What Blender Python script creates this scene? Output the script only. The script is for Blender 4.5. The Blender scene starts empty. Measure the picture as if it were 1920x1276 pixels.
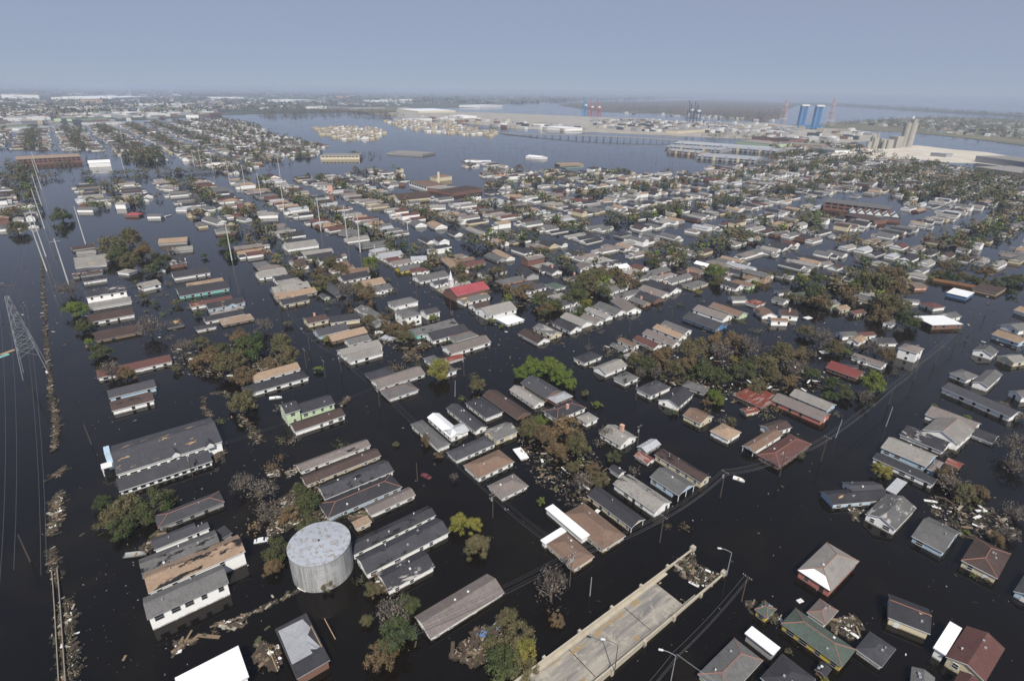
import bpy, math, random
from mathutils import Vector, Matrix
R = math.radians
random.seed(7)
scene = bpy.context.scene
col = scene.collection
# ------------------------------------------------------------------ camera
F, CX, CY, HCAM = 1040.0, 960.0, 638.0, 110.0     # focal length and centre in photo pixels, height above the flood
PITCH, ROLL = R(24.2), R(0.78)
fw = Vector((0, math.cos(PITCH), -math.sin(PITCH)))
r0 = Vector((1, 0, 0)); u0 = r0.cross(fw)
rt = r0*math.cos(ROLL) + u0*math.sin(ROLL)
up = -r0*math.sin(ROLL) + u0*math.cos(ROLL)
cam = bpy.data.objects.new('camera', bpy.data.cameras.new('camera')); col.objects.link(cam)
cam.matrix_world = Matrix(((rt.x, up.x, -fw.x, 0), (rt.y, up.y, -fw.y, 0), (rt.z, up.z, -fw.z, HCAM), (0, 0, 0, 1)))
cam.data.sensor_width = 36.0; cam.data.sensor_fit = 'HORIZONTAL'
cam.data.lens = 36.0*F/1920.0
cam.data.clip_start = 1.0; cam.data.clip_end = 200000.0
scene.camera = cam
# ------------------------------------------------------------------ sky, sun, exposure
SUN_EL, SHADOW_AZ = R(50), R(98)      # shadows run towards +X+Y, the sun stands behind the camera
w = bpy.data.worlds.new('World'); scene.world = w; w.use_nodes = True
nt = w.node_tree; bg = nt.nodes['Background']
sky = nt.nodes.new('ShaderNodeTexSky'); sky.sky_type = 'NISHITA'; sky.sun_disc = False
sky.sun_elevation = SUN_EL
sx, sy = -math.cos(SHADOW_AZ), -math.sin(SHADOW_AZ)
sky.sun_rotation = math.atan2(sx, sy)
sky.altitude = 5000; sky.air_density = 1.0; sky.dust_density = 0.0; sky.ozone_density = 6.0
mm = nt.nodes.new('ShaderNodeMix'); mm.data_type = 'RGBA'; mm.inputs[0].default_value = 0.84      # high thin haze evens the sky out
mm.inputs[7].default_value = (3.08, 3.42, 4.38, 1)
tcw = nt.nodes.new('ShaderNodeTexCoord'); sxw = nt.nodes.new('ShaderNodeSeparateXYZ'); mrw = nt.nodes.new('ShaderNodeMapRange')   # haze whitens the low sky, the upper sky stays deep
for i_, v_ in ((1, .16), (2, .75), (3, .86), (4, .25)): mrw.inputs[i_].default_value = v_
nt.links.new(tcw.outputs['Generated'], sxw.inputs[0]); nt.links.new(sxw.outputs[2], mrw.inputs[0]); nt.links.new(mrw.outputs[0], mm.inputs[0])
nt.links.new(sky.outputs[0], mm.inputs[6]); nt.links.new(mm.outputs[2], bg.inputs['Color'])
bg.inputs['Strength'].default_value = 0.10
sun = bpy.data.lights.new('sun', 'SUN'); sun.energy = 5.0; sun.angle = R(0.6); sun.color = (1.0, 0.95, 0.87)
so = bpy.data.objects.new('sun', sun); col.objects.link(so)
ld = Vector((-sx*math.cos(SUN_EL), -sy*math.cos(SUN_EL), -math.sin(SUN_EL)))
so.rotation_euler = ld.to_track_quat('-Z', 'Y').to_euler(); so.location = (-300, -300, 600)
scene.view_settings.view_transform = 'Standard'; scene.view_settings.look = 'None'
scene.view_settings.gamma = 1.0; scene.view_settings.exposure = 0.10
scene.cycles.volume_bounces = 1; scene.cycles.max_bounces = 6
# ------------------------------------------------------------------ helpers
CAM = Vector((0, 0, HCAM))
def G(x, y, z=0.0):
    d = fw + rt*((x-CX)/F) - up*((y-CY)/F)
    return CAM + d*((z-HCAM)/d.z)
def PX(p):
    v = Vector(p) - CAM; q = v.dot(fw)
    return (CX + F*v.dot(rt)/q, CY - F*v.dot(up)/q) if q > 1 else (-9999, -9999)
def MPP(p): return (Vector(p)-CAM).dot(fw)/F       # metres to one photo pixel at p
T38 = R(38.0); UB = Vector((math.cos(T38), math.sin(T38), 0)); UA = Vector((-math.sin(T38), math.cos(T38), 0))
def BA(b, a, z=0): return UB*b + UA*a + Vector((0, 0, z))
def inpoly(x, y, poly):
    c = False; n = len(poly); j = n-1
    for i in range(n):
        xi, yi = poly[i]; xj, yj = poly[j]
        if (yi > y) != (yj > y) and x < (xj-xi)*(y-yi)/(yj-yi)+xi: c = not c
        j = i
    return c
MATS = {}
def P(m): return m.node_tree.nodes['Principled BSDF']
def newmat(name):
    m = bpy.data.materials.new(name); m.use_nodes = True; return m
def N(m, t, **kw):
    n = m.node_tree.nodes.new(t)
    for k, v in kw.items():
        if k[0] == '_': n.inputs[k[1:].replace('_', ' ')].default_value = v
        else: setattr(n, k, v)
    return n
def Lk(m, a, b): m.node_tree.links.new(a, b)
def mixc(m, fac, a, b, blend='MIX'):
    n = m.node_tree.nodes.new('ShaderNodeMix'); n.data_type = 'RGBA'; n.blend_type = blend
    for s, v in ((0, fac), (6, a), (7, b)):
        if isinstance(v, (int, float, tuple)): n.inputs[s].default_value = v if not isinstance(v, tuple) else (*v[:3], 1)
        else: Lk(m, v, n.inputs[s])
    return n.outputs[2]
def ramp(m, src, a, b, va=0.0, vb=1.0):
    n = m.node_tree.nodes.new('ShaderNodeMapRange'); n.clamp = True
    n.inputs[1].default_value = a; n.inputs[2].default_value = b; n.inputs[3].default_value = va; n.inputs[4].default_value = vb
    Lk(m, src, n.inputs[0]); return n.outputs[0]
def coords(m, sc=(1, 1, 1), kind='Object', rnd=True):
    tc = N(m, 'ShaderNodeTexCoord'); mp = N(m, 'ShaderNodeMapping'); mp.inputs['Scale'].default_value = sc
    Lk(m, tc.outputs[kind], mp.inputs['Vector'])
    if rnd:
        oi = N(m, 'ShaderNodeObjectInfo'); ml = N(m, 'ShaderNodeMath', operation='MULTIPLY'); ml.inputs[1].default_value = 300
        Lk(m, oi.outputs['Random'], ml.inputs[0]); Lk(m, ml.outputs[0], mp.inputs['Location'])
    return mp.outputs[0]
def noise(m, vec, scale, detail=3, rough=.55):
    n = N(m, 'ShaderNodeTexNoise', _Scale=scale, _Detail=detail, _Roughness=rough); Lk(m, vec, n.inputs['Vector']); return n.outputs['Fac']
def bump(m, h, s, d=.05):
    b = N(m, 'ShaderNodeBump', _Strength=s, _Distance=d); Lk(m, h, b.inputs['Height']); Lk(m, b.outputs[0], P(m).inputs['Normal'])
def stainmat(key, c, c2=None, scale=.5, amt=.5, fine=6.0, rough=.8, metal=0.0, bm=.3):
    """plain weathered surface: base colour, blotches of a second colour, fine grain"""
    if key in MATS: return MATS[key]
    m = newmat(key); v = coords(m); c2 = c2 or tuple(x*.6 for x in c)
    a = mixc(m, ramp(m, noise(m, v, scale, 5, .62), .42, .7, 0, amt), c, c2)
    f = noise(m, v, fine, 2)
    a = mixc(m, ramp(m, f, .3, .7, 0, .5), a, tuple(x*.72 for x in c))
    Lk(m, a, P(m).inputs['Base Color']); P(m).inputs['Roughness'].default_value = rough; P(m).inputs['Metallic'].default_value = metal
    bump(m, f, bm); MATS[key] = m; return m
ROOF = dict(dr=(.17, .048, .042), dk=(.042, .041, .047), sl=(.062, .062, .070), gy=(.125, .122, .12), lg=(.25, .235, .215), tn=(.30, .215, .15), br=(.070, .048, .042),
    rb=(.11, .052, .045), rd=(.33, .075, .085), wh=(.86, .86, .86), mt=(.36, .37, .39), gn=(.072, .092, .078), rs=(.17, .045, .03), bg=(.18, .12, .088), pk=(.185, .158, .145), bu=(.05, .17, .38))
ROOFWORD = dict(dr='dark red', dk='charcoal', sl='dark slate', gy='mid grey', lg='light grey', tn='tan', br='dark brown', rb='reddish brown', rd='red', wh='white', mt='pale metal', gn='grey green', rs='rust red', bg='brown', pk='pinkish grey', bu='blue')
def roofmat(k, worn=''):
    key = 'roof_'+ROOFWORD[k].replace(' ', '_')+('_'+{'D': 'bare_decking', 'N': 'torn_felt', 'P': 'pale_wear'}[worn] if worn else '')
    if key in MATS: return MATS[key]
    am = .25 if k == 'wh' else 1.0; c = ROOF[k]; m = newmat(key); v = coords(m); met = k in ('wh', 'mt', 'rs')
    hi = tuple(min(.9, x*1.35+.01) for x in c); lo = tuple(x*.62 for x in c)
    oi = N(m, 'ShaderNodeObjectInfo')
    a = mixc(m, oi.outputs['Random'], tuple(x*.82 for x in c), tuple(min(.9, x*1.22) for x in c))
    a = mixc(m, ramp(m, noise(m, v, .22, 4, .6), .45, .68, 0, .55 if not met else .25), a, hi)
    a = mixc(m, ramp(m, noise(m, v, .8, 5, .7), .5, .66, 0, .5*am), a, lo)
    vs = coords(m, (1, .12, 1)) if not met else coords(m, (.15, 1, 1))
    a = mixc(m, ramp(m, noise(m, vs, 2.6, 3, .6), .5, .62, 0, .45 if not met else .2*am), a, lo)
    if k == 'rs': a = mixc(m, ramp(m, noise(m, vs, 1.1, 3), .55, .6, 0, .8), a, (.3, .24, .22))
    fi = noise(m, v, 7, 2, .6)
    a = mixc(m, ramp(m, fi, .38, .66, 0, .55 if not met else .2*am), a, lo)
    if worn:
        vp = coords(m, (.35, 1, 1)); pn = noise(m, vp, .42, 4, .7)
        pc = {'D': (.42, .27, .13), 'N': (.014, .013, .014), 'P': (.34, .32, .30)}[worn]
        f = ramp(m, pn, .625, .64) if worn == 'D' else ramp(m, pn, .56, .60)
        a = mixc(m, f, a, pc)
    Lk(m, a, P(m).inputs['Base Color'])
    P(m).inputs['Roughness'].default_value = .9 if not met else .5
    P(m).inputs['Specular IOR Level'].default_value = .25
    if met:
        wv = N(m, 'ShaderNodeTexWave', _Scale=1.3, _Distortion=.1); Lk(m, coords(m, (1, .02, 1)), wv.inputs['Vector']); bump(m, wv.outputs['Fac'], .35, .06)
    else: bump(m, fi, .6, .04)
    MATS[key] = m; return m
WALL = dict(wh=(.86, .85, .82), cr=(.62, .54, .38), bl=(.42, .55, .66), gn=(.50, .62, .40), yl=(.60, .45, .07), bk=(.20, .105, .08), rd=(.48, .17, .14), gy=(.34, .34, .34), tq=(.22, .58, .52), tn=(.42, .30, .20), pk=(.60, .36, .27), bu=(.10, .22, .42))
WALLWORD = dict(wh='white', cr='cream', bl='pale blue', gn='pale green', yl='yellow', bk='red brick', rd='salmon red', gy='grey', tq='turquoise', tn='tan', pk='pale pink', bu='blue')
def wallmat(k):
    key = 'wall_'+WALLWORD[k].replace(' ', '_')
    if key in MATS: return MATS[key]
    c = WALL[k]; m = newmat(key); v = coords(m)
    a = mixc(m, ramp(m, noise(m, v, .7, 4, .6), .45, .75, 0, .25), c, tuple(x*.7 for x in c))
    tc = N(m, 'ShaderNodeTexCoord'); sp = N(m, 'ShaderNodeSeparateXYZ'); Lk(m, tc.outputs['Object'], sp.inputs[0])
    # flood scum line: a ragged band of dried mud just above the water
    nz = noise(m, v, 1.6, 3); ad = N(m, 'ShaderNodeMath', operation='MULTIPLY_ADD'); Lk(m, nz, ad.inputs[0]); ad.inputs[1].default_value = -.8; Lk(m, sp.outputs[2], ad.inputs[2])
    a = mixc(m, ramp(m, ad.outputs[0], -.22, .0, .75, 0), a, (.16, .12, .075))
    wv = N(m, 'ShaderNodeTexWave', wave_type='BANDS', bands_direction='Z', _Scale=1.6 if k != 'bk' else 3.0); Lk(m, tc.outputs['Object'], wv.inputs['Vector'])
    a = mixc(m, ramp(m, wv.outputs['Fac'], .0, .25, .12, 0), a, tuple(x*.6 for x in c))
    Lk(m, a, P(m).inputs['Base Color']); P(m).inputs['Roughness'].default_value = .65; MATS[key] = m; return m
def plain(key, c, rough=.7, metal=0.0):
    if key in MATS: return MATS[key]
    m = newmat(key); v = coords(m)
    Lk(m, mixc(m, ramp(m, noise(m, v, 2.5, 3), .35, .7, 0, .6), c, tuple(x*.7 for x in c)), P(m).inputs['Base Color'])
    P(m).inputs['Roughness'].default_value = rough; P(m).inputs['Metallic'].default_value = metal; MATS[key] = m; return m
GLASS = plain('dark_window_glass', (.02, .025, .03), .12)
TRIM = plain('white_trim', (.72, .72, .70), .6)
TRIMG = plain('grey_trim', (.30, .29, .28), .7)
CAPS = plain('orange_ridge_tiles', (.30, .14, .10), .8)
WOOD = stainmat('weathered_pole_wood', (.10, .075, .055), scale=2)
BARE = stainmat('bare_timber', (.42, .30, .17), (.16, .10, .06), scale=1.2)
DARKIN = plain('dark_interior', (.03, .025, .022), .9)
STEEL = plain('galvanised_steel', (.42, .44, .46), .5, .3)
class MB:
    def __init__(s): s.v = []; s.f = []; s.m = []
    def face(s, pts, m=0):
        i = len(s.v); s.v.extend([tuple(p) for p in pts]); s.f.append(tuple(range(i, i+len(pts)))); s.m.append(m)
    def box(s, x0, x1, y0, y1, z0, z1, m=0, mt=None, bottom=True):
        i = len(s.v); s.v += [(x0, y0, z0), (x1, y0, z0), (x1, y1, z0), (x0, y1, z0), (x0, y0, z1), (x1, y0, z1), (x1, y1, z1), (x0, y1, z1)]
        fs = [(4, 5, 6, 7), (0, 1, 5, 4), (1, 2, 6, 5), (2, 3, 7, 6), (3, 0, 4, 7)] + ([(3, 2, 1, 0)] if bottom else [])
        for k, q in enumerate(fs): s.f.append(tuple(i+t for t in q)); s.m.append(mt if (k == 0 and mt is not None) else m)
    def obox(s, c, u, L, W, H, m=0, tilt=None):
        u = Vector(u).normalized(); n = Vector((0, 0, 1)) if tilt is None else Vector(tilt).normalized(); v = n.cross(u).normalized(); n = u.cross(v)
        c = Vector(c); i = len(s.v)
        for dz in (-1, 1):
            for a, b in ((-1, -1), (1, -1), (1, 1), (-1, 1)): s.v.append(tuple(c+u*(a*L/2)+v*(b*W/2)+n*(dz*H/2)))
        for q in ((4, 5, 6, 7), (0, 1, 5, 4), (1, 2, 6, 5), (2, 3, 7, 6), (3, 0, 4, 7), (3, 2, 1, 0)): s.f.append(tuple(i+t for t in q)); s.m.append(m)
    def tube(s, p, q, r1, r2=None, n=6, m=0, cap=True):
        p, q = Vector(p), Vector(q); r2 = r1 if r2 is None else r2; d = (q-p).normalized()
        a = d.cross(Vector((0, 0, 1)) if abs(d.z) < .9 else Vector((1, 0, 0))).normalized(); b = d.cross(a); i = len(s.v)
        for c, r in ((p, r1), (q, r2)):
            for k in range(n):
                t = 2*math.pi*k/n; s.v.append(tuple(c+a*(r*math.cos(t))+b*(r*math.sin(t))))
        for k in range(n):
            j = (k+1) % n; s.f.append((i+k, i+j, i+n+j, i+n+k)); s.m.append(m)
        if cap: s.f.append(tuple(i+n+k for k in range(n))); s.m.append(m)
    def prism(s, pts, z0, z1, m=0, mt=None):
        n = len(pts); i = len(s.v)
        s.v += [(p[0], p[1], z0) for p in pts] + [(p[0], p[1], z1) for p in pts]
        for k in range(n): j = (k+1) % n; s.f.append((i+k, i+j, i+n+j, i+n+k)); s.m.append(m)
        s.f.append(tuple(i+n+k for k in range(n))); s.m.append(m if mt is None else mt)
    def mesh(s, name, mats):
        me = bpy.data.meshes.new(name); me.from_pydata(s.v, [], s.f)
        for x in (mats if isinstance(mats, (list, tuple)) else [mats]): me.materials.append(x)
        me.polygons.foreach_set('material_index', s.m); me.update(); return me
    def build(s, name, mats, parent=None, loc=None):
        o = bpy.data.objects.new(name, s.mesh(name, mats)); col.objects.link(o)
        if parent: o.parent = parent
        if loc is not None: o.location = loc
        return o
def tag(o, label=None, cat=None, group=None, kind=None):
    if label: o['label'] = label
    if cat: o['category'] = cat
    if group: o['group'] = group
    if kind: o['kind'] = kind
    return o
def empty(name, loc=(0, 0, 0), rz=0.0):
    o = bpy.data.objects.new(name, None); col.objects.link(o); o.location = loc; o.rotation_euler = (0, 0, rz); o.empty_display_size = 1; return o
def copytree(o, parent=None):
    c = o.copy(); col.objects.link(c)
    if parent: c.parent = parent
    for ch in KIDS.get(o.name, ()): copytree(ch, c)
    return c
KIDS = {}
# ------------------------------------------------------------------ setting
def sheet(name, pts, z, mat):
    mb = MB(); mb.prism([(p.x, p.y) for p in pts], -1.0, z); o = mb.build(name, mat); o['kind'] = 'structure'; return o
m = newmat('flood_water_surface'); v = coords(m, kind='Object', rnd=False)
big = noise(m, v, .006, 4, .6)
sw = N(m, 'ShaderNodeTexNoise', _Scale=.018, _Detail=5, _Roughness=.6, _Distortion=2.5); Lk(m, v, sw.inputs['Vector'])
wc = mixc(m, ramp(m, big, .35, .65), (.0068, .0047, .0022), (.0046, .0043, .0040))
wc = mixc(m, ramp(m, sw.outputs['Fac'], .52, .66, 0, .7), wc, (.012, .0092, .0048))
Lk(m, wc, P(m).inputs['Base Color'])
P(m).inputs['IOR'].default_value = 1.345
Lk(m, ramp(m, noise(m, v, .02, 4, .6), .35, .65, .04, .13), P(m).inputs['Roughness'])
mp = coords(m, (1, 1.6, 1), rnd=False)
hb = N(m, 'ShaderNodeMath', operation='MULTIPLY_ADD'); Lk(m, noise(m, mp, .11, 3, .6), hb.inputs[0]); hb.inputs[1].default_value = 5.0; Lk(m, noise(m, mp, .9, 3, .6), hb.inputs[2]); bump(m, hb.outputs[0], .10, .05)
WATER = m
mb = MB()
S = 90000.0
mb.face([(-S, -2000, 0), (S, -2000, 0), (S, S, 0), (-S, S, 0)])
tag(mb.build('flood_water', WATER), kind='structure')
def landmat(key, c, c2, c3, s1=.02, s2=.006, cov=.5):
    m = newmat(key); v = coords(m, rnd=False)
    a = mixc(m, ramp(m, noise(m, v, s1, 5, .7), .5-.1*cov, .62), c, c2)
    a = mixc(m, ramp(m, noise(m, v, s2, 4, .65), .5, .62), a, c3)
    Lk(m, a, P(m).inputs['Base Color']); P(m).inputs['Roughness'].default_value = .95; MATS[key] = m; return m
M_FAR = landmat('far_shore_ground', (.055, .065, .04), (.10, .095, .075), (.04, .055, .032), .004, .0012)
M_MARSH = landmat('marsh_scrub_ground', (.085, .068, .045), (.055, .052, .03), (.12, .09, .06), .012, .003)
M_PORT = landmat('port_concrete_ground', (.36, .33, .28), (.24, .22, .19), (.30, .27, .21), .02, .006)
M_SAND = landmat('pale_gravel_yard_ground', (.58, .53, .45), (.40, .36, .30), (.50, .45, .36), .03, .01)
M_GRASS = landmat('levee_grass_ground', (.13, .12, .065), (.09, .10, .05), (.17, .145, .09), .02, .004)
def hz(x, d): return (x, 158-.5+.01361*x+d)
def poly(*pp): return [G(*p) for p in pp]
sheet('far_land', poly((-500, 238), (60, 232), (200, 228), (330, 222), (420, 216), (520, 213), (640, 211), (720, 207), (800, 203), (900, 202), (935, 198), (950, 194), (1010, 192), (1060, 189), (1200, 186.5), (1330, 183), (1480, 184), (1560, 183.5), hz(1560, 3), hz(900, 1.6), hz(0, 1.2), hz(-500, 1.2)), .5, M_FAR)
sheet('marsh_land', poly((1046, 198), (1070, 193), (1130, 191), (1220, 190), (1330, 187), (1420, 189), (1500, 196), (1478, 205), (1470, 222), (1420, 228), (1330, 220), (1230, 213), (1130, 211), (1080, 203)), .4, M_MARSH)
sheet('port_land', poly((700, 207), (760, 201), (800, 208), (960, 213), (1100, 219), (1200, 223), (1330, 230), (1440, 231), (1500, 238), (1600, 243), (1650, 252), (1640, 264), (1540, 272), (1450, 266), (1400, 262), (1330, 258), (1240, 254), (1150, 250), (1040, 245), (960, 241), (900, 235), (830, 227), (740, 219), (690, 213)), .6, M_PORT)
sheet('silo_yard', poly((1560, 292), (1590, 281), (1640, 276), (1720, 273), (1780, 280), (1850, 286), (1930, 300), (1930, 318), (1830, 306), (1780, 305), (1700, 298), (1600, 296)), .6, M_SAND)
sheet('levee_land', poly((1500, 236), (1560, 231), (1640, 225), (1760, 219), (1900, 224), (2100, 236), (2100, 292), (1920, 273), (1800, 258), (1700, 248), (1640, 246)), .6, M_GRASS)
sheet('lake_spit', poly((1460, 193), (1560, 193), (1640, 199), (1760, 206), (1920, 217), (2000, 222), (2000, 229), (1900, 219), (1750, 211), (1640, 204), (1560, 199), (1470, 197)), .5, M_FAR)
sheet('far_lake_shore', poly((1480, 182), (1700, 186), (2100, 195), (2100, 197.5), (1700, 188), (1480, 184)), .5, M_FAR)
sheet('grass_mound', poly((690, 213), (640, 208), (700, 202), (745, 203), (742, 211)), 6.0, M_GRASS)
# ------------------------------------------------------------------ houses
WCL = [.62]
HOUSES = []      # (empty, centre px, roof key, wall key, own label)
FOOT = []        # footprints, to keep later ones apart
def house(A, B, Cc, z, style, rk, wk, flags='', label=None, name='house', cat='house', far=False, rise=None, group='flooded houses of the neighbourhood'):
    """A, B: ends of the eave nearest the camera; Cc: next eave corner after B (world points at eave height)"""
    u = Vector((B.x-A.x, B.y-A.y, 0)); L1 = u.length; ang = math.atan2(u.y, u.x)
    base = T38 if not far or 'F' not in flags else ang
    for k in range(4):
        t = base+k*math.pi/2; d = (ang-t+math.pi) % (2*math.pi)-math.pi
        if abs(d) < R(11): ang = t + d*.15; break
    u = Vector((math.cos(ang), math.sin(ang), 0)); v = Vector((-u.y, u.x, 0))
    wv = Vector((Cc.x-B.x, Cc.y-B.y, 0)).dot(v)
    if wv < 0: v = -v; wv = -wv
    W1 = max(3.0, wv)
    if far and W1 > L1*WCL[0]: W1 = L1*WCL[0]
    if not far and style != 'f' and (A-CAM).length > 300 and W1 > .62*L1 and W1 > 9: W1 = max(9, min(W1, .62*L1))
    mid = (A+B)/2; mid.z = 0; ctr = mid + v*(W1/2)
    ab = L1 >= W1 if not ('R' in flags or 'B' in flags) else 'B' in flags
    if ab: xd, L, W = u, L1, W1
    else: xd, L, W = -v, W1, L1
    rz = math.atan2(xd.y, xd.x)
    e = empty(name, (ctr.x, ctr.y, 0), rz); yd = Vector((-xd.y, xd.x, 0))
    hl, hw = L/2, W/2; dist = (ctr-CAM).length; lod = 0 if dist < 235 else (1 if dist < 420 else 2)
    ov = .35; wl, ww = hl-ov, hw-ov; wlf = wl - (2.2 if 'p' in flags else 0)
    zr = z + (rise if rise is not None else min(2.7, (W*.21 if style == 'g' else W*.19)) if style != 'f' else .0)
    wm = wallmat(wk); worn = next((c for c in 'DNP' if c in flags), '')
    if not worn and label is None and not far and rk not in ('wh', 'rs', 'mt'): worn = random.choice(['', '', '', '', '', 'P', 'N', 'D'])
    rm = roofmat(rk, worn); trim = TRIM if (wk in ('wh', 'cr', 'bl', 'gn', 'tq') and 't' not in flags) else TRIMG
    th = .22
    # walls
    mb = MB()
    if style == 'g':
        for x, sgn in ((-wl, -1), (wlf, 1)):
            zz = z + (zr-z)*(1) - th - .05
            pts = [(x, -ww, -.6), (x, ww, -.6), (x, ww, z-th+.1), (x, 0, zz), (x, -ww, z-th+.1)]
            mb.face(pts if sgn > 0 else pts[::-1])
        for y, sgn in ((-ww, 1), (ww, -1)):
            pts = [(-wl, y, -.6), (wlf, y, -.6), (wlf, y, z-th+.1), (-wl, y, z-th+.1)]
            mb.face(pts if sgn > 0 else pts[::-1])
        if 'p' in flags: mb.face([(hl-.3, -ww, z-th), (hl-.3, ww, z-th), (hl-.3, 0, zr-th-.04)])
    else: mb.box(-wl, wlf, -ww, ww, -.6, z-th, bottom=False)
    mb.build('wall', wm, e)
    # roof
    mb = MB(); NX = max(1, int(L/4)) if lod == 0 and style == 'g' else 1
    if style == 'g':
        xs = [-hl+2*hl*i/NX for i in range(NX+1)]
        jt = [(random.uniform(-.05, .05)) for _ in xs]
        def row(y, zz, jj=1): return [(x, y, zz+(jt[i] if jj else 0)) for i, x in enumerate(xs)]
        e1, rg, e2 = row(-hw, z, 0), row(0, zr), row(hw, z, 0)
        for i in range(NX):
            mb.face([e1[i], e1[i+1], rg[i+1], rg[i]], 0); mb.face([rg[i], rg[i+1], e2[i+1], e2[i]], 0)
        for y, s in ((-hw, 1), (hw, -1)):
            q = [(-hl, y, z-th), (hl, y, z-th), (hl, y, z), (-hl, y, z)]; mb.face(q if s > 0 else q[::-1], 1)
        for x, i, s in ((-hl, 0, -1), (hl, NX, 1)):
            zt = zr+jt[i]
            for y in (-1, 1): mb.face([(x, y*hw, z-th), (x, y*hw, z), (x, 0, zt), (x, 0, zt-th)], 1)
        mb.face([(-hl, -hw, z-th), (-hl, 0, zr-th), (hl, 0, zr-th), (hl, -hw, z-th)], 1); mb.face([(-hl, hw, z-th), (hl, hw, z-th), (hl, 0, zr-th), (-hl, 0, zr-th)], 1)
    elif style == 'h':
        r = max(.3, hl-hw); i = len(mb.v)
        if hl < hw: r = .3
        mb.v += [(-hl, -hw, z), (hl, -hw, z), (hl, hw, z), (-hl, hw, z), (-r, 0, zr), (r, 0, zr), (-hl, -hw, z-th), (hl, -hw, z-th), (hl, hw, z-th), (-hl, hw, z-th)]
        for q, mi in (((0, 1, 5, 4), 0), ((1, 2, 5), 0), ((2, 3, 4, 5), 0), ((3, 0, 4), 0), ((6, 7, 1, 0), 1), ((7, 8, 2, 1), 1), ((8, 9, 3, 2), 1), ((9, 6, 0, 3), 1), ((9, 8, 7, 6), 1)): mb.f.append(tuple(i+t for t in q)); mb.m.append(mi)
    else:
        mb.box(-hl, hl, -hw, hw, z-.3, z-.001, 1); mb.f[0:1] = mb.f[0:1]; mb.m[0] = 0
    rf = mb.build('roof', [rm, trim], e)
    if 'k' in flags and style != 'f':
        mb = MB()
        if style == 'g': segs = [((-hl, 0, zr+.06), (hl, 0, zr+.06))]
        else: segs = [((-r, 0, zr), (r, 0, zr))]+[((s*r, 0, zr), (s*hl, t*hw, z)) for s in (-1, 1) for t in (-1, 1)]
        for p, q in segs: mb.tube(Vector(p)+Vector((0, 0, .02)), Vector(q)+Vector((0, 0, .02)), .10, n=5)
        mb.build('ridge_cap', CAPS, rf)
    rnd = random.Random(int(ctr.x*13+ctr.y*7)); e.rotation_euler = (rnd.gauss(0, .006), rnd.gauss(0, .004), rz)
    if label is None and not far and style != 'f' and L > 11 and lod < 2 and rnd.random() < .5 and z < 4:
        s_ = -1 if yd.dot(Vector((CAM.x-ctr.x, CAM.y-ctr.y, 0))) < 0 else 1; x_ = rnd.uniform(-.3, .3)*L; g_ = rnd.uniform(1.8, 2.8); o_ = rnd.uniform(.8, 2.0); zg = z+g_*.42; yb = s_*(hw+o_)
        mb = MB(); mb.face([(x_-g_, yb, z), (x_, yb, zg), (x_, s_*hw*.25, zg), (x_-g_, s_*hw*.25, z)], 0); mb.face([(x_+g_, yb, z), (x_, yb, zg), (x_, s_*hw*.25, zg), (x_+g_, s_*hw*.25, z)], 0)
        for q in (-1, 1): mb.face([(x_+q*g_, yb+s_*.02, z-.2), (x_+q*g_, yb+s_*.02, z), (x_, yb+s_*.02, zg), (x_, yb+s_*.02, zg-.2)], 1)
        mb.build('gable_roof', [rm, trim], e)
        mb = MB(); yw = yb-s_*.3; mb.face([(x_-g_+.3, yw, -.5), (x_+g_-.3, yw, -.5), (x_+g_-.3, yw, z-.1), (x_, yw, zg-.25), (x_-g_+.3, yw, z-.1)])
        for q in (-1, 1): mb.face([(x_+q*(g_-.3), yw, -.5), (x_+q*(g_-.3), s_*ww, -.5), (x_+q*(g_-.3), s_*ww, z-.1), (x_+q*(g_-.3), yw, z-.1)])
        o = mb.build('gable_wall', wm, e); mb = MB(); mb.box(x_-.6, x_+.6, min(yw, yw+s_*.04), max(yw, yw+s_*.04), max(.1, z-1.5), z-.4); mb.build('window', GLASS, o)
    if label is None and not far and lod < 2 and style != 'f' and rnd.random() < .14:
        mb = MB(); mb.box(-.5, .4, hw*.2, hw*.2+.8, z, zr+1.2); mb.build('chimney', wallmat('pk'), rf)
    if 'c' in flags:
        mb = MB(); mb.box(-hl*.1, -hl*.1+1.2, hw*.25, hw*.25+1.0, z-.2, zr+1.5); mb.box(-hl*.1-.12, -hl*.1+1.32, hw*.25-.12, hw*.25+1.12, zr+1.5, zr+1.75); mb.build('chimney', wallmat('pk'), rf)
    if lod == 0 and rk not in ('wh',) and style != 'f':
        for k in range(rnd.randint(1, 3)):
            x = rnd.uniform(-hl*.6, hl*.6); y = rnd.uniform(-.6, .6)*hw; zz = zr-(zr-z)*abs(y)/hw
            mb = MB()
            if rnd.random() < .5: mb.tube((x, y, zz-.2), (x, y, zz+.5), .09, .09, 6); mb.tube((x, y, zz+.45), (x, y, zz+.62), .2, .12, 6)
            else: mb.box(x-.22, x+.22, y-.22, y+.22, zz-.2, zz+.28)
            mb.build('roof_vent', STEEL if rnd.random() < .6 else TRIM, rf)
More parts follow.
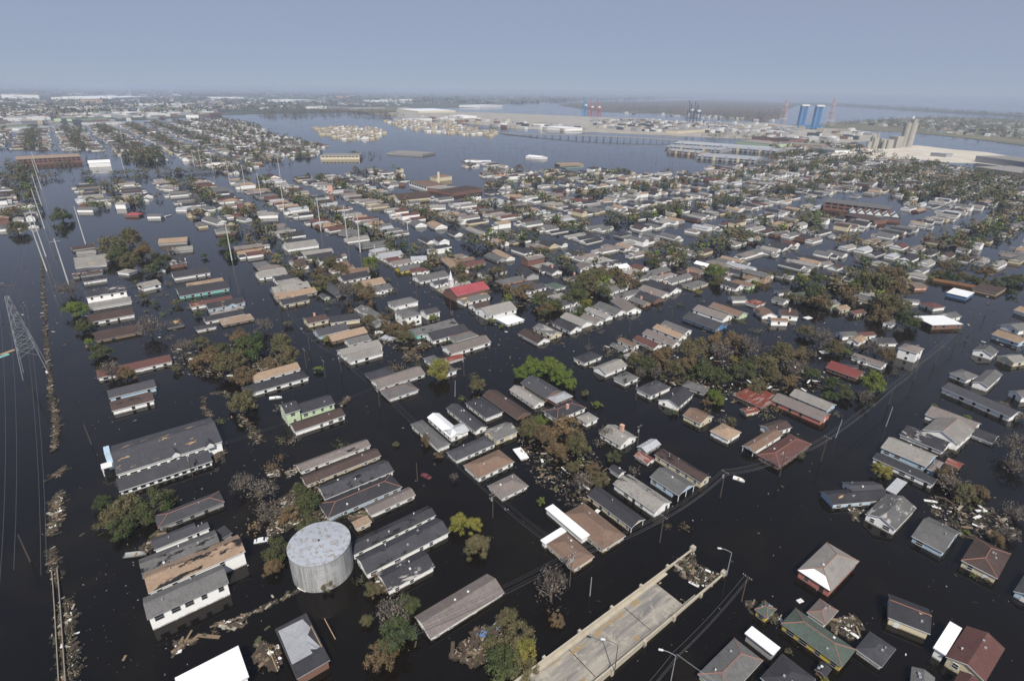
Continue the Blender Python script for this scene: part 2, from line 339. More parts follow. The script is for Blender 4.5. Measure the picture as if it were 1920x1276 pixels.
    # openings on the walls that face the camera side
    if lod < 2 and style != 'x' and z > .9 and 'o' not in flags:
        sides = [(Vector((0, -1)), wl*2, ww), (Vector((0, 1)), wl*2, ww), (Vector((1, 0)), ww*2, wlf), (Vector((-1, 0)), ww*2, wl)]
        tocam = Vector((CAM.x-ctr.x, CAM.y-ctr.y, 0)).normalized()
        floors = [z-1.0] + ([z-3.7] if z > 4.4 else [])
        for n2, ln, off in sides:
            nw = xd*n2.x + yd*n2.y
            if nw.dot(tocam) < .05: continue
            cnt = max(1, int(ln/(3.0 if lod == 0 else 4.2))); t2 = Vector((-n2.y, n2.x))
            isfront = n2.x > .5
            for zc in floors:
                hh = min(1.25, (zc+.55)-.12 if zc < 1 else 1.25); zt = zc+.5; zb = zt-hh
                if hh < .3: continue
                for k in range(cnt):
                    s = -ln/2+ln*(k+.5)/cnt + rnd.uniform(-.3, .3)
                    if rnd.random() < .15: continue
                    door = rnd.random() < (.3 if isfront else .12) and zb < .9
                    wd = .5 if not door else .48; z0 = -.1 if door else zb
                    if not door and rnd.random() < .3: wd = .8
                    def bx(mb, s0, s1, z0, z1, d0, d1, mi=0):
                        p = n2*(off+d0); q = n2*(off+d1); a = p+t2*s0; b = q+t2*s1
                        mb.box(min(a.x, b.x), max(a.x, b.x), min(a.y, b.y), max(a.y, b.y), z0, z1, mi)
                    fr = MB(); f = .11
                    if door:
                        bx(fr, s-wd, s+wd, z0, zt, -.02, .05); o = fr.build('door', [DARKIN if rnd.random() < .6 else TRIM], e)
                    else:
                        for q in ((s-wd-f, s-wd, z0-f, zt+f), (s+wd, s+wd+f, z0-f, zt+f), (s-wd, s+wd, zt, zt+f), (s-wd, s+wd, z0-f, z0)): bx(fr, *q, -.02, .07)
                        if lod == 0:
                            bx(fr, s-wd, s+wd, (z0+zt)/2-.03, (z0+zt)/2+.03, .02, .06)
                            o = fr.build('window', trim, e); pn = MB(); bx(pn, s-wd, s+wd, z0, zt, -.02, .02); pn.build('pane', GLASS, o)
                        else:
                            bx(fr, s-wd, s+wd, z0, zt, -.02, .03, 1); fr.build('window', [trim, GLASS], e)
    if 'p' in flags and lod < 2:
        for y in (-ww+.1, 0, ww-.1) if W > 6 else (-ww+.1, ww-.1):
            mb = MB(); mb.box(hl-.45, hl-.28, y-.09, y+.09, -.5, z-th); mb.build('porch_post', TRIM, e)
    px = PX(ctr+Vector((0, 0, z)))
    HOUSES.append([e, px, rk, wk, label, z, style, worn, W, L, group])
    FOOT.append((ctr.x, ctr.y, max(L, W)/2, min(L, W)/2))
    tag(e, label, cat, group if label is None or cat == 'house' else None)
    return e
DEFER = []
ORG = {'p': (0, 0, 1.0)}
for i, x in enumerate((0, 480, 960, 1440)):
    for j, y in ((4, 956), (3, 716), (2, 480), (1, 260)): ORG[f'{j}{i}'] = (x, y, 3.9875)
def spec(line, **kw):
    t = line.split('|'); tile, style, z, rk, wk, fl = t[0].split(); c = [float(q) for q in t[1].split()]
    ox, oy, s = ORG[tile]; z = float(z); pts = [G(ox+c[i]/s, oy+c[i+1]/s, z) for i in (0, 2, 4)]
    lab = t[2].strip() if len(t) > 2 and t[2].strip() else None
    if lab is None and tile in ('10', '11'):
        DEFER.append((pts, z, style, rk, wk, fl.strip('.'))); c_ = (pts[0]+pts[1])/2; FOOT.append((c_.x, c_.y, 7, 4)); return
    nm, ct = ('house', 'house')
    if len(t) > 3: nm = t[3].strip(); ct = nm.replace('_', ' ')
    return house(*pts, z, style, rk, wk, fl.strip('.'), lab, nm, ct, **kw)
HL = """
40 g 4.0 gy wh Bt|1100 820 1712 540 1662 398|white house with smooth grey roof, lowest of four joined roofs left of the tank
40 g 4.4 tn wh BN|1112 635 1830 297 1778 168|long tan roofed white house second from the bottom left of the water tank
40 g 3.4 gy gy BN|1068 515 1650 262 1615 135|long grey roof with torn dark patches above the tan roof left of the water tank
40 g 1.8 sl wh B|1150 300 1480 165 1455 88|charcoal roof with broken left end, second above the tan roof
40 g 1.8 sl wh Bo|1478 168 1567 128 1558 92|short charcoal annex roof beside the third roof up from the tan roof|shed
40 f 2.2 dk gy o|1650 216 1738 165 1695 103|small flat black roof behind the right end of the tan roof|shed
40 f 4.5 wh wh .|1362 1511 1862 1245 1780 1012|large flat bright white roof cut by the bottom edge of the photo|warehouse
41 g 2.0 dk wh BN|730 345 1340 28 1255 -30|long charcoal roof touching the water tank, uppermost of three on its right
41 g 2.0 sl wh BN|835 490 1440 155 1362 35|middle and longest of three charcoal roofs right of the water tank
41 g 1.8 dk wh BP|985 600 1342 425 1265 290|shortest and lowest of three charcoal roofs right of the water tank
41 g 1.2 pk wh B|1310 970 1852 608 1730 462|long plain taupe roof alone in open water below the bare round bush
41 f 2.6 dk bk Bo|305 1262 553 1115 388 758|brick building with black flat roof and a loose white metal sheet, below the water tank|storehouse
32 h 1.6 bg cr .|385 985 665 1262 840 1155|larger of two low brown roofs beside the white carport strips at the street corner
32 f 2.0 wh wh o|250 940 520 1178 556 1150|long narrow white metal carport roof against the larger brown roof|carport
42 h 1.6 bg cr .|250 250 470 440 630 350|smaller of two low brown roofs, next to the tangled utility pole
42 f 2.0 wh wh Ao|210 222 252 252 410 155|short white metal carport roof on the smaller brown roof|carport
42 h 1.6 gy gn k|1385 1225 1610 1410 1890 1125|grey hip roof with orange ridge lines right of the bridge, at the bottom edge
p f 2.4 wh gy o|1396 1186 1450 1228 1461 1215|narrow white canopy on thin posts right of the bridge|canopy
43 h 2.4 lg rd k|220 445 470 605 670 372|salmon red house with square grey hip roof and one white slope, alone in open water
43 h 2.0 gn yl k|95 845 555 1170 655 1035|yellow walled house with long grey green roof and orange ridges
43 h 2.0 gn yl kR|-20 800 75 745 145 665|short green roofed wing at the upper left end of the yellow walled house|annex
43 h 1.8 pk wh ko|290 760 430 858 520 745|small square pinkish roof with orange ridges behind the green roof
43 h 1.4 sl wh .|655 1030 848 1178 945 1030|small dark grey hip roof right of the green roofed yellow house
43 g 2.3 dk cr BDk|900 800 1215 925 1305 775|cream house with worn black roof and bare patches beyond the green roof
43 g 2.8 rb cr R|1335 1085 1620 1290 1752 1030|large maroon roofed house at the lower right with a white carport
43 f 2.8 wh wh o|1235 1025 1330 1082 1440 872|bright white carport roof left of the maroon roof|carport
43 g 2.6 rb cr B|1410 1180 1300 1500 1500 1560|maroon roofed front wing cut by the bottom edge|annex
43 g 1.8 gy wh .|1060 1330 1240 1420 1335 1290|grey roof left of the maroon roof at the bottom edge
43 h 2.0 dk wh .|-60 1250 200 1455 385 1275|black shingled hip roof at the bottom edge below the white canopy
43 g 1.4 dk bk o|345 1190 430 1245 492 1190|tiny dark roofed shed between the black hip roof and the yellow house|shed
43 g 1.8 sl bl .|1840 600 1990 690 2060 520|blue walled house cut by the right edge below the brown hip roof
43 h 2.2 br cr k|1440 380 1722 500 1815 315|square dark brown roof with a white vent pipe pair near the right edge
43 g 2.0 gy bl B|1075 190 1312 322 1425 160|light blue house with grey gable roof and a small front gable
33 g 2.3 gy wh RP|725 985 955 1105 1085 925|white gable fronted house with grey ribbed roof torn open at its front corner
33 g 1.6 dk bl DR|388 815 488 918 700 690|black roof with orange patches beside the blue tarpaulin
33 g 1.8 sl wh R|550 745 655 860 788 742|plain slate gable roof joined to the bare patched black roof
33 g 2.4 lg bl B|845 485 1185 635 1255 545|long taupe roof over pale blue walls right of the open street
33 h 2.0 pk bl Ro|1188 648 1250 672 1318 600|short hipped end building of the long taupe roof|annex
33 g 2.0 dk wh B|785 562 1230 770 1245 715|long black roof with white windowed wall below the long taupe roof
33 g 2.2 pk wh B|1180 235 1520 380 1550 300|taupe roofed long house behind the big white gable
33 g 3.2 lg wh Rk|1160 350 1420 472 1500 352|big white gable front with a window pair facing the street at right
33 g 1.5 dk wh BP|990 385 1300 528 1372 455|low roof half black half grey in front of the big white gable
33 g 1.2 dk wh B|1505 388 1680 458 1712 400|small black roof right of the big white gable
33 g 1.2 rs pk Bo|1320 602 1432 648 1467 610|small rust red shed roof right of the long taupe roof|shed
33 f 1.0 mt wh o|880 800 960 834 1032 742|fallen ribbed metal roof panel between broken houses|roof_wreck
33 g 2.2 sl wh B|1298 40 1815 264 1858 212|very long narrow white house with dark roof across the open water at right
33 g 1.6 lg bl B|160 95 445 215 510 168|pale grey roof with ragged ridge beyond the brick house
33 g 2.2 pk rd B|22 132 400 290 455 232|long red brick house with taupe roof beside the street
p h 1.8 rb bk k|1421 852 1461 874 1515 829|reddish brown hip roof with orange ridges at the street side
p g 2.0 bg wh Rp|1391 835 1413 848 1462 812|brown roof with white open gable, left of the orange ridged brown roof
p g 2.0 br wh R|1424 797 1447 812 1480 797|dark brown roof with a white gable behind the orange ridged brown roof
32 h 2.0 tn wh .|1475 365 1622 432 1722 372|orange brown hip roof on a white house with open front porch
32 g 2.1 bg cr B|1272 247 1412 312 1510 255|taupe brown roofed cream house up the row from the orange brown hip roof
32 g 1.9 lg wh Bc|640 387 825 472 938 398|white house with light grey roof and a square pink chimney
32 g 1.4 mt gy R|925 487 1010 525 1122 462|grey metal roof with a rusty corner below the chimney house
32 g 1.2 rs wh B|910 548 1015 612 1062 570|small rust red shed with white gable left of the long brown striped roof|shed
32 g 2.4 br cr BN|1062 540 1415 752 1500 712|long brown roof with a row of black patches and a white gable end
32 g 2.5 gy bl Bp|1032 705 1245 852 1330 745|pale blue house with grey roof and white front porch beside the long brown roof
32 g 2.2 lg wh BN|755 757 1070 977 1155 870|long roof half dark half light grey, between the blue porch house and the black roof
32 g 2.0 dk cr Bp|560 842 893 1092 990 1020|long black roof with tan bare corner and cream windowed wall, nearest the white carport
32 g 1.6 dk wh Bo|723 642 800 697 845 665|small white shed with dark roof above the half light roof|shed
32 f 1.0 wh wh o|5 500 65 578 117 550|floating bright white flat roof panel with a tan crate beside it|roof_wreck
p h 1.4 pk wh .|914 910 941 935 991 910|square pinkish hip roof beside the power line street, left of open water
31 h 1.8 bg wh .|1665 722 1930 592 1830 492|brown roof with a pale right end above the pinkish hip roof
31 h 1.6 sl wh .|1500 590 1792 457 1735 388|long slate hip roof along the power line street
31 g 2.2 gy cr BP|1795 437 1962 370 1860 300|grey roof with a long cream side wall beside the slate hip roof
31 h 1.8 gy wh .|1140 320 1375 492 1452 440|grey L shaped roof with white eaves beside the white metal roof
31 g 2.0 wh wh B|1285 260 1450 422 1530 375|white metal roof house between the grey roof and the long dark roof
31 g 1.9 mt wh Bo|1465 420 1590 358 1515 305|short pale metal wing at the lower right of the white metal roof|annex
31 g 1.8 sl wh B|1425 192 1635 372 1715 325|long slate roof with brown ridge right of the white metal roof
31 h 1.8 dk wh .|1565 152 1717 272 1835 212|square near black hip roof beyond the white metal roof
p g 0.8 br bk Bo|905 740 968 786 982 766|collapsed reddish brown roof right of the near black hip roof
31 g 1.4 pk wh BN|340 682 850 462 815 412|uppermost of five parallel long roofs, taupe with a torn dark left end
31 g 1.4 br cr B|385 785 925 537 885 478|second of five parallel long roofs, dark brown with a yellow end wall
31 g 1.6 sl wh BN|520 880 1030 662 960 575|third of five parallel long roofs, rough charcoal shingles
31 h 1.6 dk bl k|540 1022 1090 777 1010 680|fourth of five parallel long roofs, smooth black with an orange ridge line
31 g 1.5 pk wh B|860 1002 1190 837 1140 775|fifth and shortest of five parallel long roofs, taupe
31 f 1.6 tn cr .|752 1096 865 1041 830 990|small cream box of a house with flat tan roof above the touching charcoal roof|shed
31 g 2.0 br wh B|295 377 665 242 610 188|long dark brown roof with white front wall in front of the green house
31 g 5.4 dk gn B|222 240 332 202 295 130|two storey pale green house with black roof
31 g 3.2 dk gn B|335 240 590 157 545 88|long low black roofed rear wing of the green house|annex
21 h 1.5 gy wh k|1000 1070 1218 995 1165 925|grey hip roof on the corner by the crossed power lines
21 g 1.5 pk wh B|920 987 1270 882 1210 820|long taupe roof just beyond the corner grey hip roof
21 h 1.5 dk gy .|875 932 1050 872 1020 810|low charcoal hip roof left of the long taupe roof
21 g 2.0 lg wh B|705 792 950 717 895 672|light taupe roof, front one of a stepped pair by the street
21 g 1.9 lg wh B|660 757 945 672 890 623|light taupe roof, rear one of a stepped pair by the street
21 g 1.8 gy wh B|700 667 862 622 835 580|grey roof behind the stepped light taupe pair
21 g 1.6 tn bk B|570 640 835 570 800 525|brown tan roof with dark specks above the light taupe pair
21 g 1.8 sl bl BD|470 602 700 547 665 497|bluish metal roof streaked orange, left of the brown tan roof
21 g 2.4 br cr B|390 507 545 470 520 430|
21 f 2.4 dk cr .|555 500 780 470 740 425|cream walled L shaped building with black flat roof
21 g 2.0 gy gy .|740 395 880 517 970 470|
21 h 3.0 gy wh .|1045 380 1210 332 1130 293|white house with dark hip roof, upper left of the tall white house
21 h 5.6 gy wh .|1115 463 1240 432 1190 372|tall white two storey house with blank bright wall and grey roof
21 g 3.0 sl wh .|1280 442 1375 412 1330 380|small dark roofed white house right of the tall white house
21 g 2.2 gy tq BN|1215 602 1500 502 1440 462|turquoise walled house with pale patched grey roof
21 g 2.0 dk wh B|1320 632 1600 562 1545 505|charcoal roof with white gable porch below the turquoise house
21 h 1.8 gy gn k|1500 640 1665 592 1620 550|grey roof with red ridge over green walls beside the charcoal roof
21 g 2.0 pk wh B|1470 732 1755 637 1715 578|long taupe roof with white front, last of its block at the open water
21 h 2.0 gy wh .|1230 768 1440 872 1505 832|grey roofed white house behind the round yellow green tree
21 g 1.2 rs wh Bo|1440 792 1560 757 1520 728|striped rusty metal shed roof beside the grey roofed house|shed
21 g 4.2 rd bk Bo|1505 300 1747 240 1690 157|brick church with bright red roof and white steeple|church
21 h 2.6 rd bk Ro|1390 262 1455 285 1480 225|low red roofed porch wing below the church steeple|annex
21 g 1.8 gy wh B|1560 357 1750 302 1715 268|
21 g 1.8 br wh B|1650 402 1760 372 1730 330|
21 g 2.8 lg wh B|1740 452 1950 390 1890 330|long light grey roof on a tall white wall right below the church
21 h 1.4 wh wh .|1880 512 2010 475 1940 425|low white roof between the church row and two round green bushes
21 g 1.8 gy wh B|1230 192 1445 145 1390 112|grey roof with white eaves across the street left of the church
21 h 1.8 rb wh .|1165 125 1300 110 1240 85|
21 g 1.8 dk wh B|660 190 855 147 825 98|
21 g 2.2 bg bk B|640 138 850 120 810 90|
21 g 2.2 tn cr B|760 237 975 200 943 163|tan roofed cream house, upper of two below the round green tree
21 g 2.0 gy wh BN|855 280 1020 237 980 195|
21 g 1.2 sl gy B|455 190 590 300 655 268|long dark roof lying at right angles to its neighbours above the brown bushes
21 g 1.8 lg gy BN|140 285 420 242 370 180|
21 g 1.6 tn gy B|150 320 465 275 440 240|
21 g 1.8 dk cr B|205 370 400 322 370 290|
21 g 1.4 sl gn .|465 290 510 317 540 293|tiny pale green gabled house in the water left of the brown bushes
21 f 2.0 gy gy o|0 78 110 65 95 33|
21 g 2.0 lg wh B|20 160 240 130 200 97|
21 g 2.6 br wh R|248 32 300 86 385 68|brown roof with white gable front alone in the water
11 g 1.8 gy yl B|1080 990 1250 965 1230 925|bright yellow walled long house with grey roof
p g 1.8 tn wh B|478 716 563 690 556 677|tan roof along the street just left of the bright green bush
p g 1.6 gy wh B|487 690 522 681 513 672|
p h 1.8 dk wh .|462 740 579 706 565 694|long black hip roof with white eaves left of the bright green bush
20 g 2.2 sl bl B|815 1067 1168 972 1145 915|slate roof with pale blue end, rear of a lone pair in the left water
20 g 2.0 br wh BN|835 1157 1155 1077 1130 1010|brown roof with broken white front, front one of a lone pair in the left water
20 g 1.6 rb wh B|730 907 1290 792 1250 745|long reddish roof half hidden by a fallen bare tree
20 g 1.2 br tn B|715 637 1060 562 1040 505|long brown roof below the bare tree, no walls showing
20 g 1.8 br wh B|665 502 1005 432 980 388|brown roof with a row of white panels and windows near the left canal
20 g 4.6 dk wh BP|645 317 945 257 915 205|long two storey white house with dark roof near the left canal
20 f 1.4 lg wh o|665 390 988 345 965 305|pale flat lean to roof in front of the long two storey white house|lean_to
20 g 2.6 lg wh .|1070 237 1205 205 1170 170|
20 g 1.8 dk wh B|1300 165 1575 125 1540 90|long black roof with white eaves standing apart at upper left
20 g 1.6 tn tn BN|1405 242 1680 195 1650 168|
20 g 1.8 dk tq B|1340 295 1720 247 1600 205|black roof over bright turquoise trim with small front gable
20 g 1.8 rb wh B|1430 385 1740 320 1720 295|
20 g 2.0 dk bl B|1560 400 1835 345 1800 310|
20 g 1.0 lg gy B|1570 440 1825 387 1810 370|
20 g 1.6 dk wh B|1535 492 1830 432 1810 400|
20 f 1.2 tn tn .|1660 515 1905 470 1870 430|
20 g 1.4 dk wh .|1470 557 1620 525 1600 500|small black roof with white gable at the left end of its row
20 f 1.0 dk gy o|1250 540 1380 515 1350 460|
20 g 1.4 lg gy B|560 60 870 20 850 -15|
20 g 1.4 lg wh B|565 95 800 60 780 40|
20 g 1.4 sl wh B|570 132 770 112 750 85|
20 g 1.8 dk wh B|620 197 800 165 790 140|
20 g 1.6 br gy B|540 152 770 125 760 107|
20 f 2.4 dk bk .|1270 66 1400 50 1390 8|
20 g 1.2 dk wh .|1170 117 1240 105 1225 80|
20 h 1.8 lg wh N|960 127 1030 103 1000 62|
20 g 1.2 gy gy .|1065 100 1130 98 1085 45|
30 g 4.6 sl wh BDo|868 690 1662 440 1590 258|big hall with long slate roof, tan bare patches and a lower side aisle, at left|hall
30 h 1.6 sl gy k|1190 1108 1670 880 1610 805|low bluish slate roof with red ridge lines right of the olive bushes at left
22 h 1.8 dk wh .|450 760 550 797 692 750|dark hip roof with white eaves, first of the row right of the big green trees
22 g 2.0 lg wh R|603 832 703 880 875 820|white gable fronted house with light roof, second of the row right of the green trees
22 h 1.8 gy wh .|752 907 850 950 955 905|
22 h 2.0 sl wh .|927 987 1035 1047 1192 980|dark greenish hip roof with white front corner, fourth in the row
22 g 2.0 dk wh R|1090 1075 1245 1132 1412 1047|charcoal roofed long white house, fifth in the row
22 h 1.6 gy gy .|1270 967 1440 1022 1500 985|
22 f 1.4 rs bk .|1660 1032 1855 1137 1985 1050|big rust red metal roof with a dark torn far side
22 g 1.3 rs cr .|1700 1142 1755 1180 1822 1137|small rust red roofed shed in front of the big rust red roof|shed
22 g 1.8 sl bk B|57 947 257 1062 350 990|large black ridged roof below the big green trees
22 g 1.6 lg wh B|-10 992 155 1127 225 1087|light grey narrow roof in front of the large black ridged roof
22 h 1.6 mt bk .|260 1057 330 1100 450 1042|whitish rusty roof between black roofs below the green trees
22 h 2.0 dk wh k|240 1152 330 1225 505 1107|
22 h 2.0 lg wh .|480 1202 560 1250 645 1207|
22 g 2.0 gy cr BP|150 537 295 600 390 575|grey roof with bare orange patch and cream gable at the open water
22 g 1.4 br wh BN|42 577 190 655 290 622|brown torn roof with three round white vents on its eave
22 g 1.8 dk wh B|305 497 430 567 525 540|
22 g 1.8 lg wh B|360 452 520 525 600 495|
22 g 1.8 pk wh B|470 422 620 507 660 482|
22 g 1.8 lg wh B|550 397 690 472 740 450|
22 g 1.6 gy wh B|610 372 770 442 850 412|
22 g 2.0 pk wh B|735 332 860 417 940 382|pinkish roof with long white wall, upper end of the row right of the church
22 g 4.2 gy wh .|425 387 470 402 520 375|small tall white house with grey roof behind the light roofs
22 g 1.6 gy tn B|865 327 985 367 1040 345|
22 g 1.6 dk bk B|915 292 1065 342 1140 310|
22 g 1.6 pk wh B|950 242 1110 307 1190 290|
22 g 1.6 dk wh B|1000 212 1170 282 1255 252|
22 g 1.4 wh wh .|770 222 820 240 900 192|
22 g 1.8 gy bk B|1045 147 1190 105 1160 70|
22 h 1.6 pk wh B|1080 182 1235 137 1200 115|
22 g 1.8 gy wh B|1205 202 1350 152 1300 125|
22 h 1.8 gy cr .|1360 240 1470 202 1400 170|
22 g 1.8 rb wh .|880 80 960 107 1045 67|red brown roofed white cottage right of the wooded clump
22 g 2.2 pk wh B|1350 397 1580 475 1640 442|pinkish brown roof with white wall, middle of three long parallel roofs
22 g 2.0 bg gn B|1480 372 1690 457 1750 430|tan brown roof, uppermost of three long parallel roofs
22 g 1.6 sl bu B|1275 457 1520 552 1600 512|dark streaked roof with blue wall, lowest of three long parallel roofs
22 g 1.8 pk wh B|970 577 1200 670 1270 642|
22 g 1.8 tn wh B|1060 532 1240 622 1290 592|
22 g 2.0 gy wh B|1120 502 1290 577 1330 552|
22 g 1.4 rb wh B|900 622 1060 692 1120 660|
22 g 1.8 bg wh BD|785 627 910 682 945 660|
22 g 1.0 gy wh B|735 662 830 712 870 695|
22 h 1.4 lg wh .|830 737 870 752 930 712|
22 g 1.8 gy wh .|1610 302 1650 332 1765 292|
22 h 1.6 rs wh .|1745 342 1830 372 1930 332|
22 g 1.8 bg wh .|1800 395 1870 450 1980 410|
22 h 1.6 gn wh .|240 212 335 245 400 222|
22 h 1.6 lg wh .|285 292 340 320 440 290|
22 g 2.8 dk gy B|20 92 110 155 185 130|
22 g 1.6 dk wh B|210 92 290 135 380 122|
22 g 4.6 pk wh .|475 62 510 100 585 62|
22 g 1.6 mt wh B|1590 60 1790 110 1825 92|pale metal roof with a pink gable end at the head of its row
22 g 1.4 dk wh B|1595 110 1730 150 1790 115|
22 g 1.4 gy wh .|1570 165 1640 172 1700 140|
23 g 1.6 dr bk B|425 832 665 910 750 870|long dark red roofed brick house left of the round green tree
23 g 1.8 dk bk B|430 790 660 815 850 850|
23 g 1.8 pk wh B|625 747 850 832 915 815|
23 h 5.0 pk wh .|970 687 1120 727 1205 675|white two storey house with pinkish grey hip roof standing in the street water
23 h 2.0 gy wh .|1355 872 1490 925 1610 832|
23 g 2.4 gy wh R|1525 942 1650 982 1790 892|white gable with brick coloured edge beside the grey hip roof at the right
23 g 2.4 gy wh R|1530 702 1680 747 1740 702|
23 g 2.2 lg cr R|1710 747 1840 800 1920 732|
23 g 2.4 gy wh R|1795 1005 1900 1060 1990 960|
23 g 2.2 tn bl B|1670 582 1880 652 1930 620|rust tan roof over pale blue wall near the right edge
23 g 2.4 gy wh R|1735 512 1880 562 1980 480|
23 g 2.2 tn wh B|1835 400 1960 440 1980 400|
23 f 2.6 wh bk .|1085 447 1230 517 1325 447|large flat bright white roof on a brick building near a dark green tree|shop_building
23 g 2.2 gy wh R|1265 432 1370 467 1425 430|
23 h 2.0 rb wh .|1130 352 1240 392 1295 360|
23 g 1.8 gy wh R|855 497 930 517 1030 430|
23 g 2.0 gy wh R|985 317 1010 337 1105 277|
23 g 2.2 gy gn R|380 342 460 372 575 295|
23 g 2.2 tn cr Rp|470 382 540 407 670 340|tan roofed house with open front porch in the row of front gables
23 g 2.0 rb cr Rp|585 412 650 437 780 360|
23 g 2.0 dk wh Rp|230 312 290 337 395 300|
23 g 2.0 gn bl R|150 277 205 302 325 252|
23 g 2.0 dk wh R|40 257 85 277 185 230|
23 g 1.6 br bk R|455 212 540 252 625 190|
23 h 1.8 lg wh .|225 142 300 162 410 130|
23 g 1.6 gy wh R|430 197 470 212 520 165|
23 g 2.8 bg wh R|0 460 25 485 95 425|
23 g 2.8 br wh R|75 397 100 442 190 390|
23 g 2.2 gy wh R|500 567 560 602 680 520|
23 g 2.4 rb wh R|640 572 700 602 765 545|
23 g 2.0 tn wh R|590 622 680 652 720 602|
23 g 1.8 sl wh R|765 607 830 652 940 577|
23 f 2.2 wh bu o|1330 272 1490 307 1535 268|low bright blue building with white roof by the brown boundary wall|shed
23 f 2.0 br tn .|1530 237 1710 282 1750 232|long low brown flat building behind the bright blue building
23 g 2.0 gy wh R|1010 192 1040 217 1135 147|
23 g 2.0 bg pk R|1050 217 1100 237 1205 175|
23 g 2.0 pk wh R|360 47 420 67 490 22|
23 g 2.0 br wh R|445 77 520 97 620 42|
23 g 2.0 gn bl R|540 102 590 117 680 62|
11 g 2.6 lg wh B|235 825 472 790 450 752|white windowed long house with grey roof standing clear in the water
11 g 1.8 sl wh B|190 742 375 717 350 695|
11 h 3.0 lg wh .|15 577 165 570 160 532|
11 g 1.2 gy gy B|770 817 1050 782 1040 757|
11 g 1.8 mt wh B|930 892 1110 870 1070 845|
11 g 1.6 rb wh .|990 925 1085 907 1070 880|
11 g 1.6 pk wh B|1030 947 1170 920 1140 897|
11 g 1.8 mt wh B|1160 912 1280 905 1265 880|
11 g 1.6 tn bk B|490 667 650 640 640 612|
11 g 1.6 rb wh B|550 692 730 660 720 642|
11 g 1.2 gy gy .|610 712 810 732 770 682|
11 g 1.6 tn wh BD|1380 902 1500 1000 1560 962|
11 g 1.6 tn wh B|1760 842 1870 902 1920 882|
11 g 1.6 gy gy B|1715 872 1790 917 1870 900|
11 g 1.6 dk wh B|1205 742 1280 777 1300 752|
11 g 4.6 dk wh .|1320 742 1370 772 1420 740|
11 g 1.6 dk wh B|1650 652 1740 702 1785 682|
11 g 1.2 lg wh B|1560 672 1690 722 1705 695|
11 g 1.6 lg wh B|1390 577 1530 632 1570 615|
11 g 1.8 bg gn .|1270 632 1340 667 1410 645|
11 g 1.8 gy bl .|1150 622 1190 652 1250 612|
11 f 2.2 lg wh .|1285 517 1420 515 1400 492|
11 g 4.6 sl wh .|1580 432 1685 430 1670 405|
11 g 2.2 br cr B|1070 462 1325 437 1280 385|
11 g 2.4 gy bk B|650 392 740 402 690 332|
11 g 2.6 br wh R|55 280 90 300 155 275|
10 f 1.6 gy gy .|1580 407 1745 392 1725 354|long flat grey roofed block in the upper left water|storehouse
10 h 1.8 rd bk .|925 572 1035 572 1000 537|small square red hip roof alone in the upper left water
10 f 2.2 gy bu .|1095 582 1200 580 1190 532|
10 g 2.6 gy bl .|570 532 692 532 660 470|
10 g 4.6 lg gn .|855 492 935 492 925 455|
10 g 2.0 pk wh .|1215 375 1290 380 1275 345|
10 g 2.0 wh wh .|1310 530 1395 530 1385 490|
10 g 2.0 gy wh .|1500 600 1620 635 1640 600|
10 g 1.8 gy wh .|1760 600 1830 612 1850 580|
10 g 1.8 tn gy B|1180 785 1400 770 1395 742|
10 g 1.6 lg gy B|1250 850 1445 830 1440 800|
10 g 1.6 dk wh B|1260 905 1390 890 1380 865|
10 g 1.4 br gy B|540 830 715 805 700 792|
10 g 1.4 lg gy B|570 870 720 855 710 830|
"""
for ln in HL.strip().split('\n'):
    try: spec(ln)
    except Exception as ex: print('SPEC', ln, ex)
print('hand houses', len(HOUSES))
# salmon house: its near slope is sheeted white
sh = next(h[0] for h in HOUSES if h[4] and h[4].startswith('salmon'))
# red roofed church: steeple is a part of it
def child_of(label_start):
    return next(h[0] for h in HOUSES if h[4] and h[4].startswith(label_start))
def local(e, p): 
    d = Vector(p)-Vector(e.location); c, s = math.cos(-e.rotation_euler.z), math.sin(-e.rotation_euler.z)
    return Vector((d.x*c-d.y*s, d.x*s+d.y*c, d.z))
hh = next(h for h in HOUSES if h[0] == sh); z0, hw, hl = hh[5], hh[8]/2, hh[9]/2; zr = z0+min(2.7, hh[8]*.19); r_ = max(.3, hl-hw)
q = local(sh, G(1440+345/3.9875, 956+525/3.9875, z0)); T_ = .62; up_ = Vector((0, 0, .07))
if abs(q.y)/hw > abs(q.x)/hl:
    s_ = 1 if q.y > 0 else -1; e0, e1, t0_, t1_ = Vector((-hl, s_*hw, z0)), Vector((hl, s_*hw, z0)), Vector((-r_, 0, zr)), Vector((r_, 0, zr))
else:
    s_ = 1 if q.x > 0 else -1; e0, e1, t0_, t1_ = Vector((s_*hl, -hw, z0)), Vector((s_*hl, hw, z0)), Vector((s_*r_, 0, zr)), Vector((s_*r_, 0, zr))
mb = MB(); mb.face([e0+up_, e1+up_, e1.lerp(t1_, T_)+up_, e0.lerp(t0_, T_)+up_]); mb.build('white_roof_sheet', roofmat('wh'), sh)
ch = child_of('brick church'); mb = MB()
sp = G(480+1457/3.9875, 480+212/3.9875, 3.5) if False else None
M = ch.matrix_basis.inverted() if False else None
q = local(ch, G(480+1457/3.9875, 480+225/3.9875, 4.5))
mb.box(q.x-1.1, q.x+1.1, q.y-1.1, q.y+1.1, 3.5, 8.5)
mb.box(q.x-1.35, q.x+1.35, q.y-1.35, q.y+1.35, 8.5, 8.8)
mb.tube((q.x, q.y, 8.8), (q.x, q.y, 14), 1.25, .05, 8); mb.build('steeple', TRIM, ch)
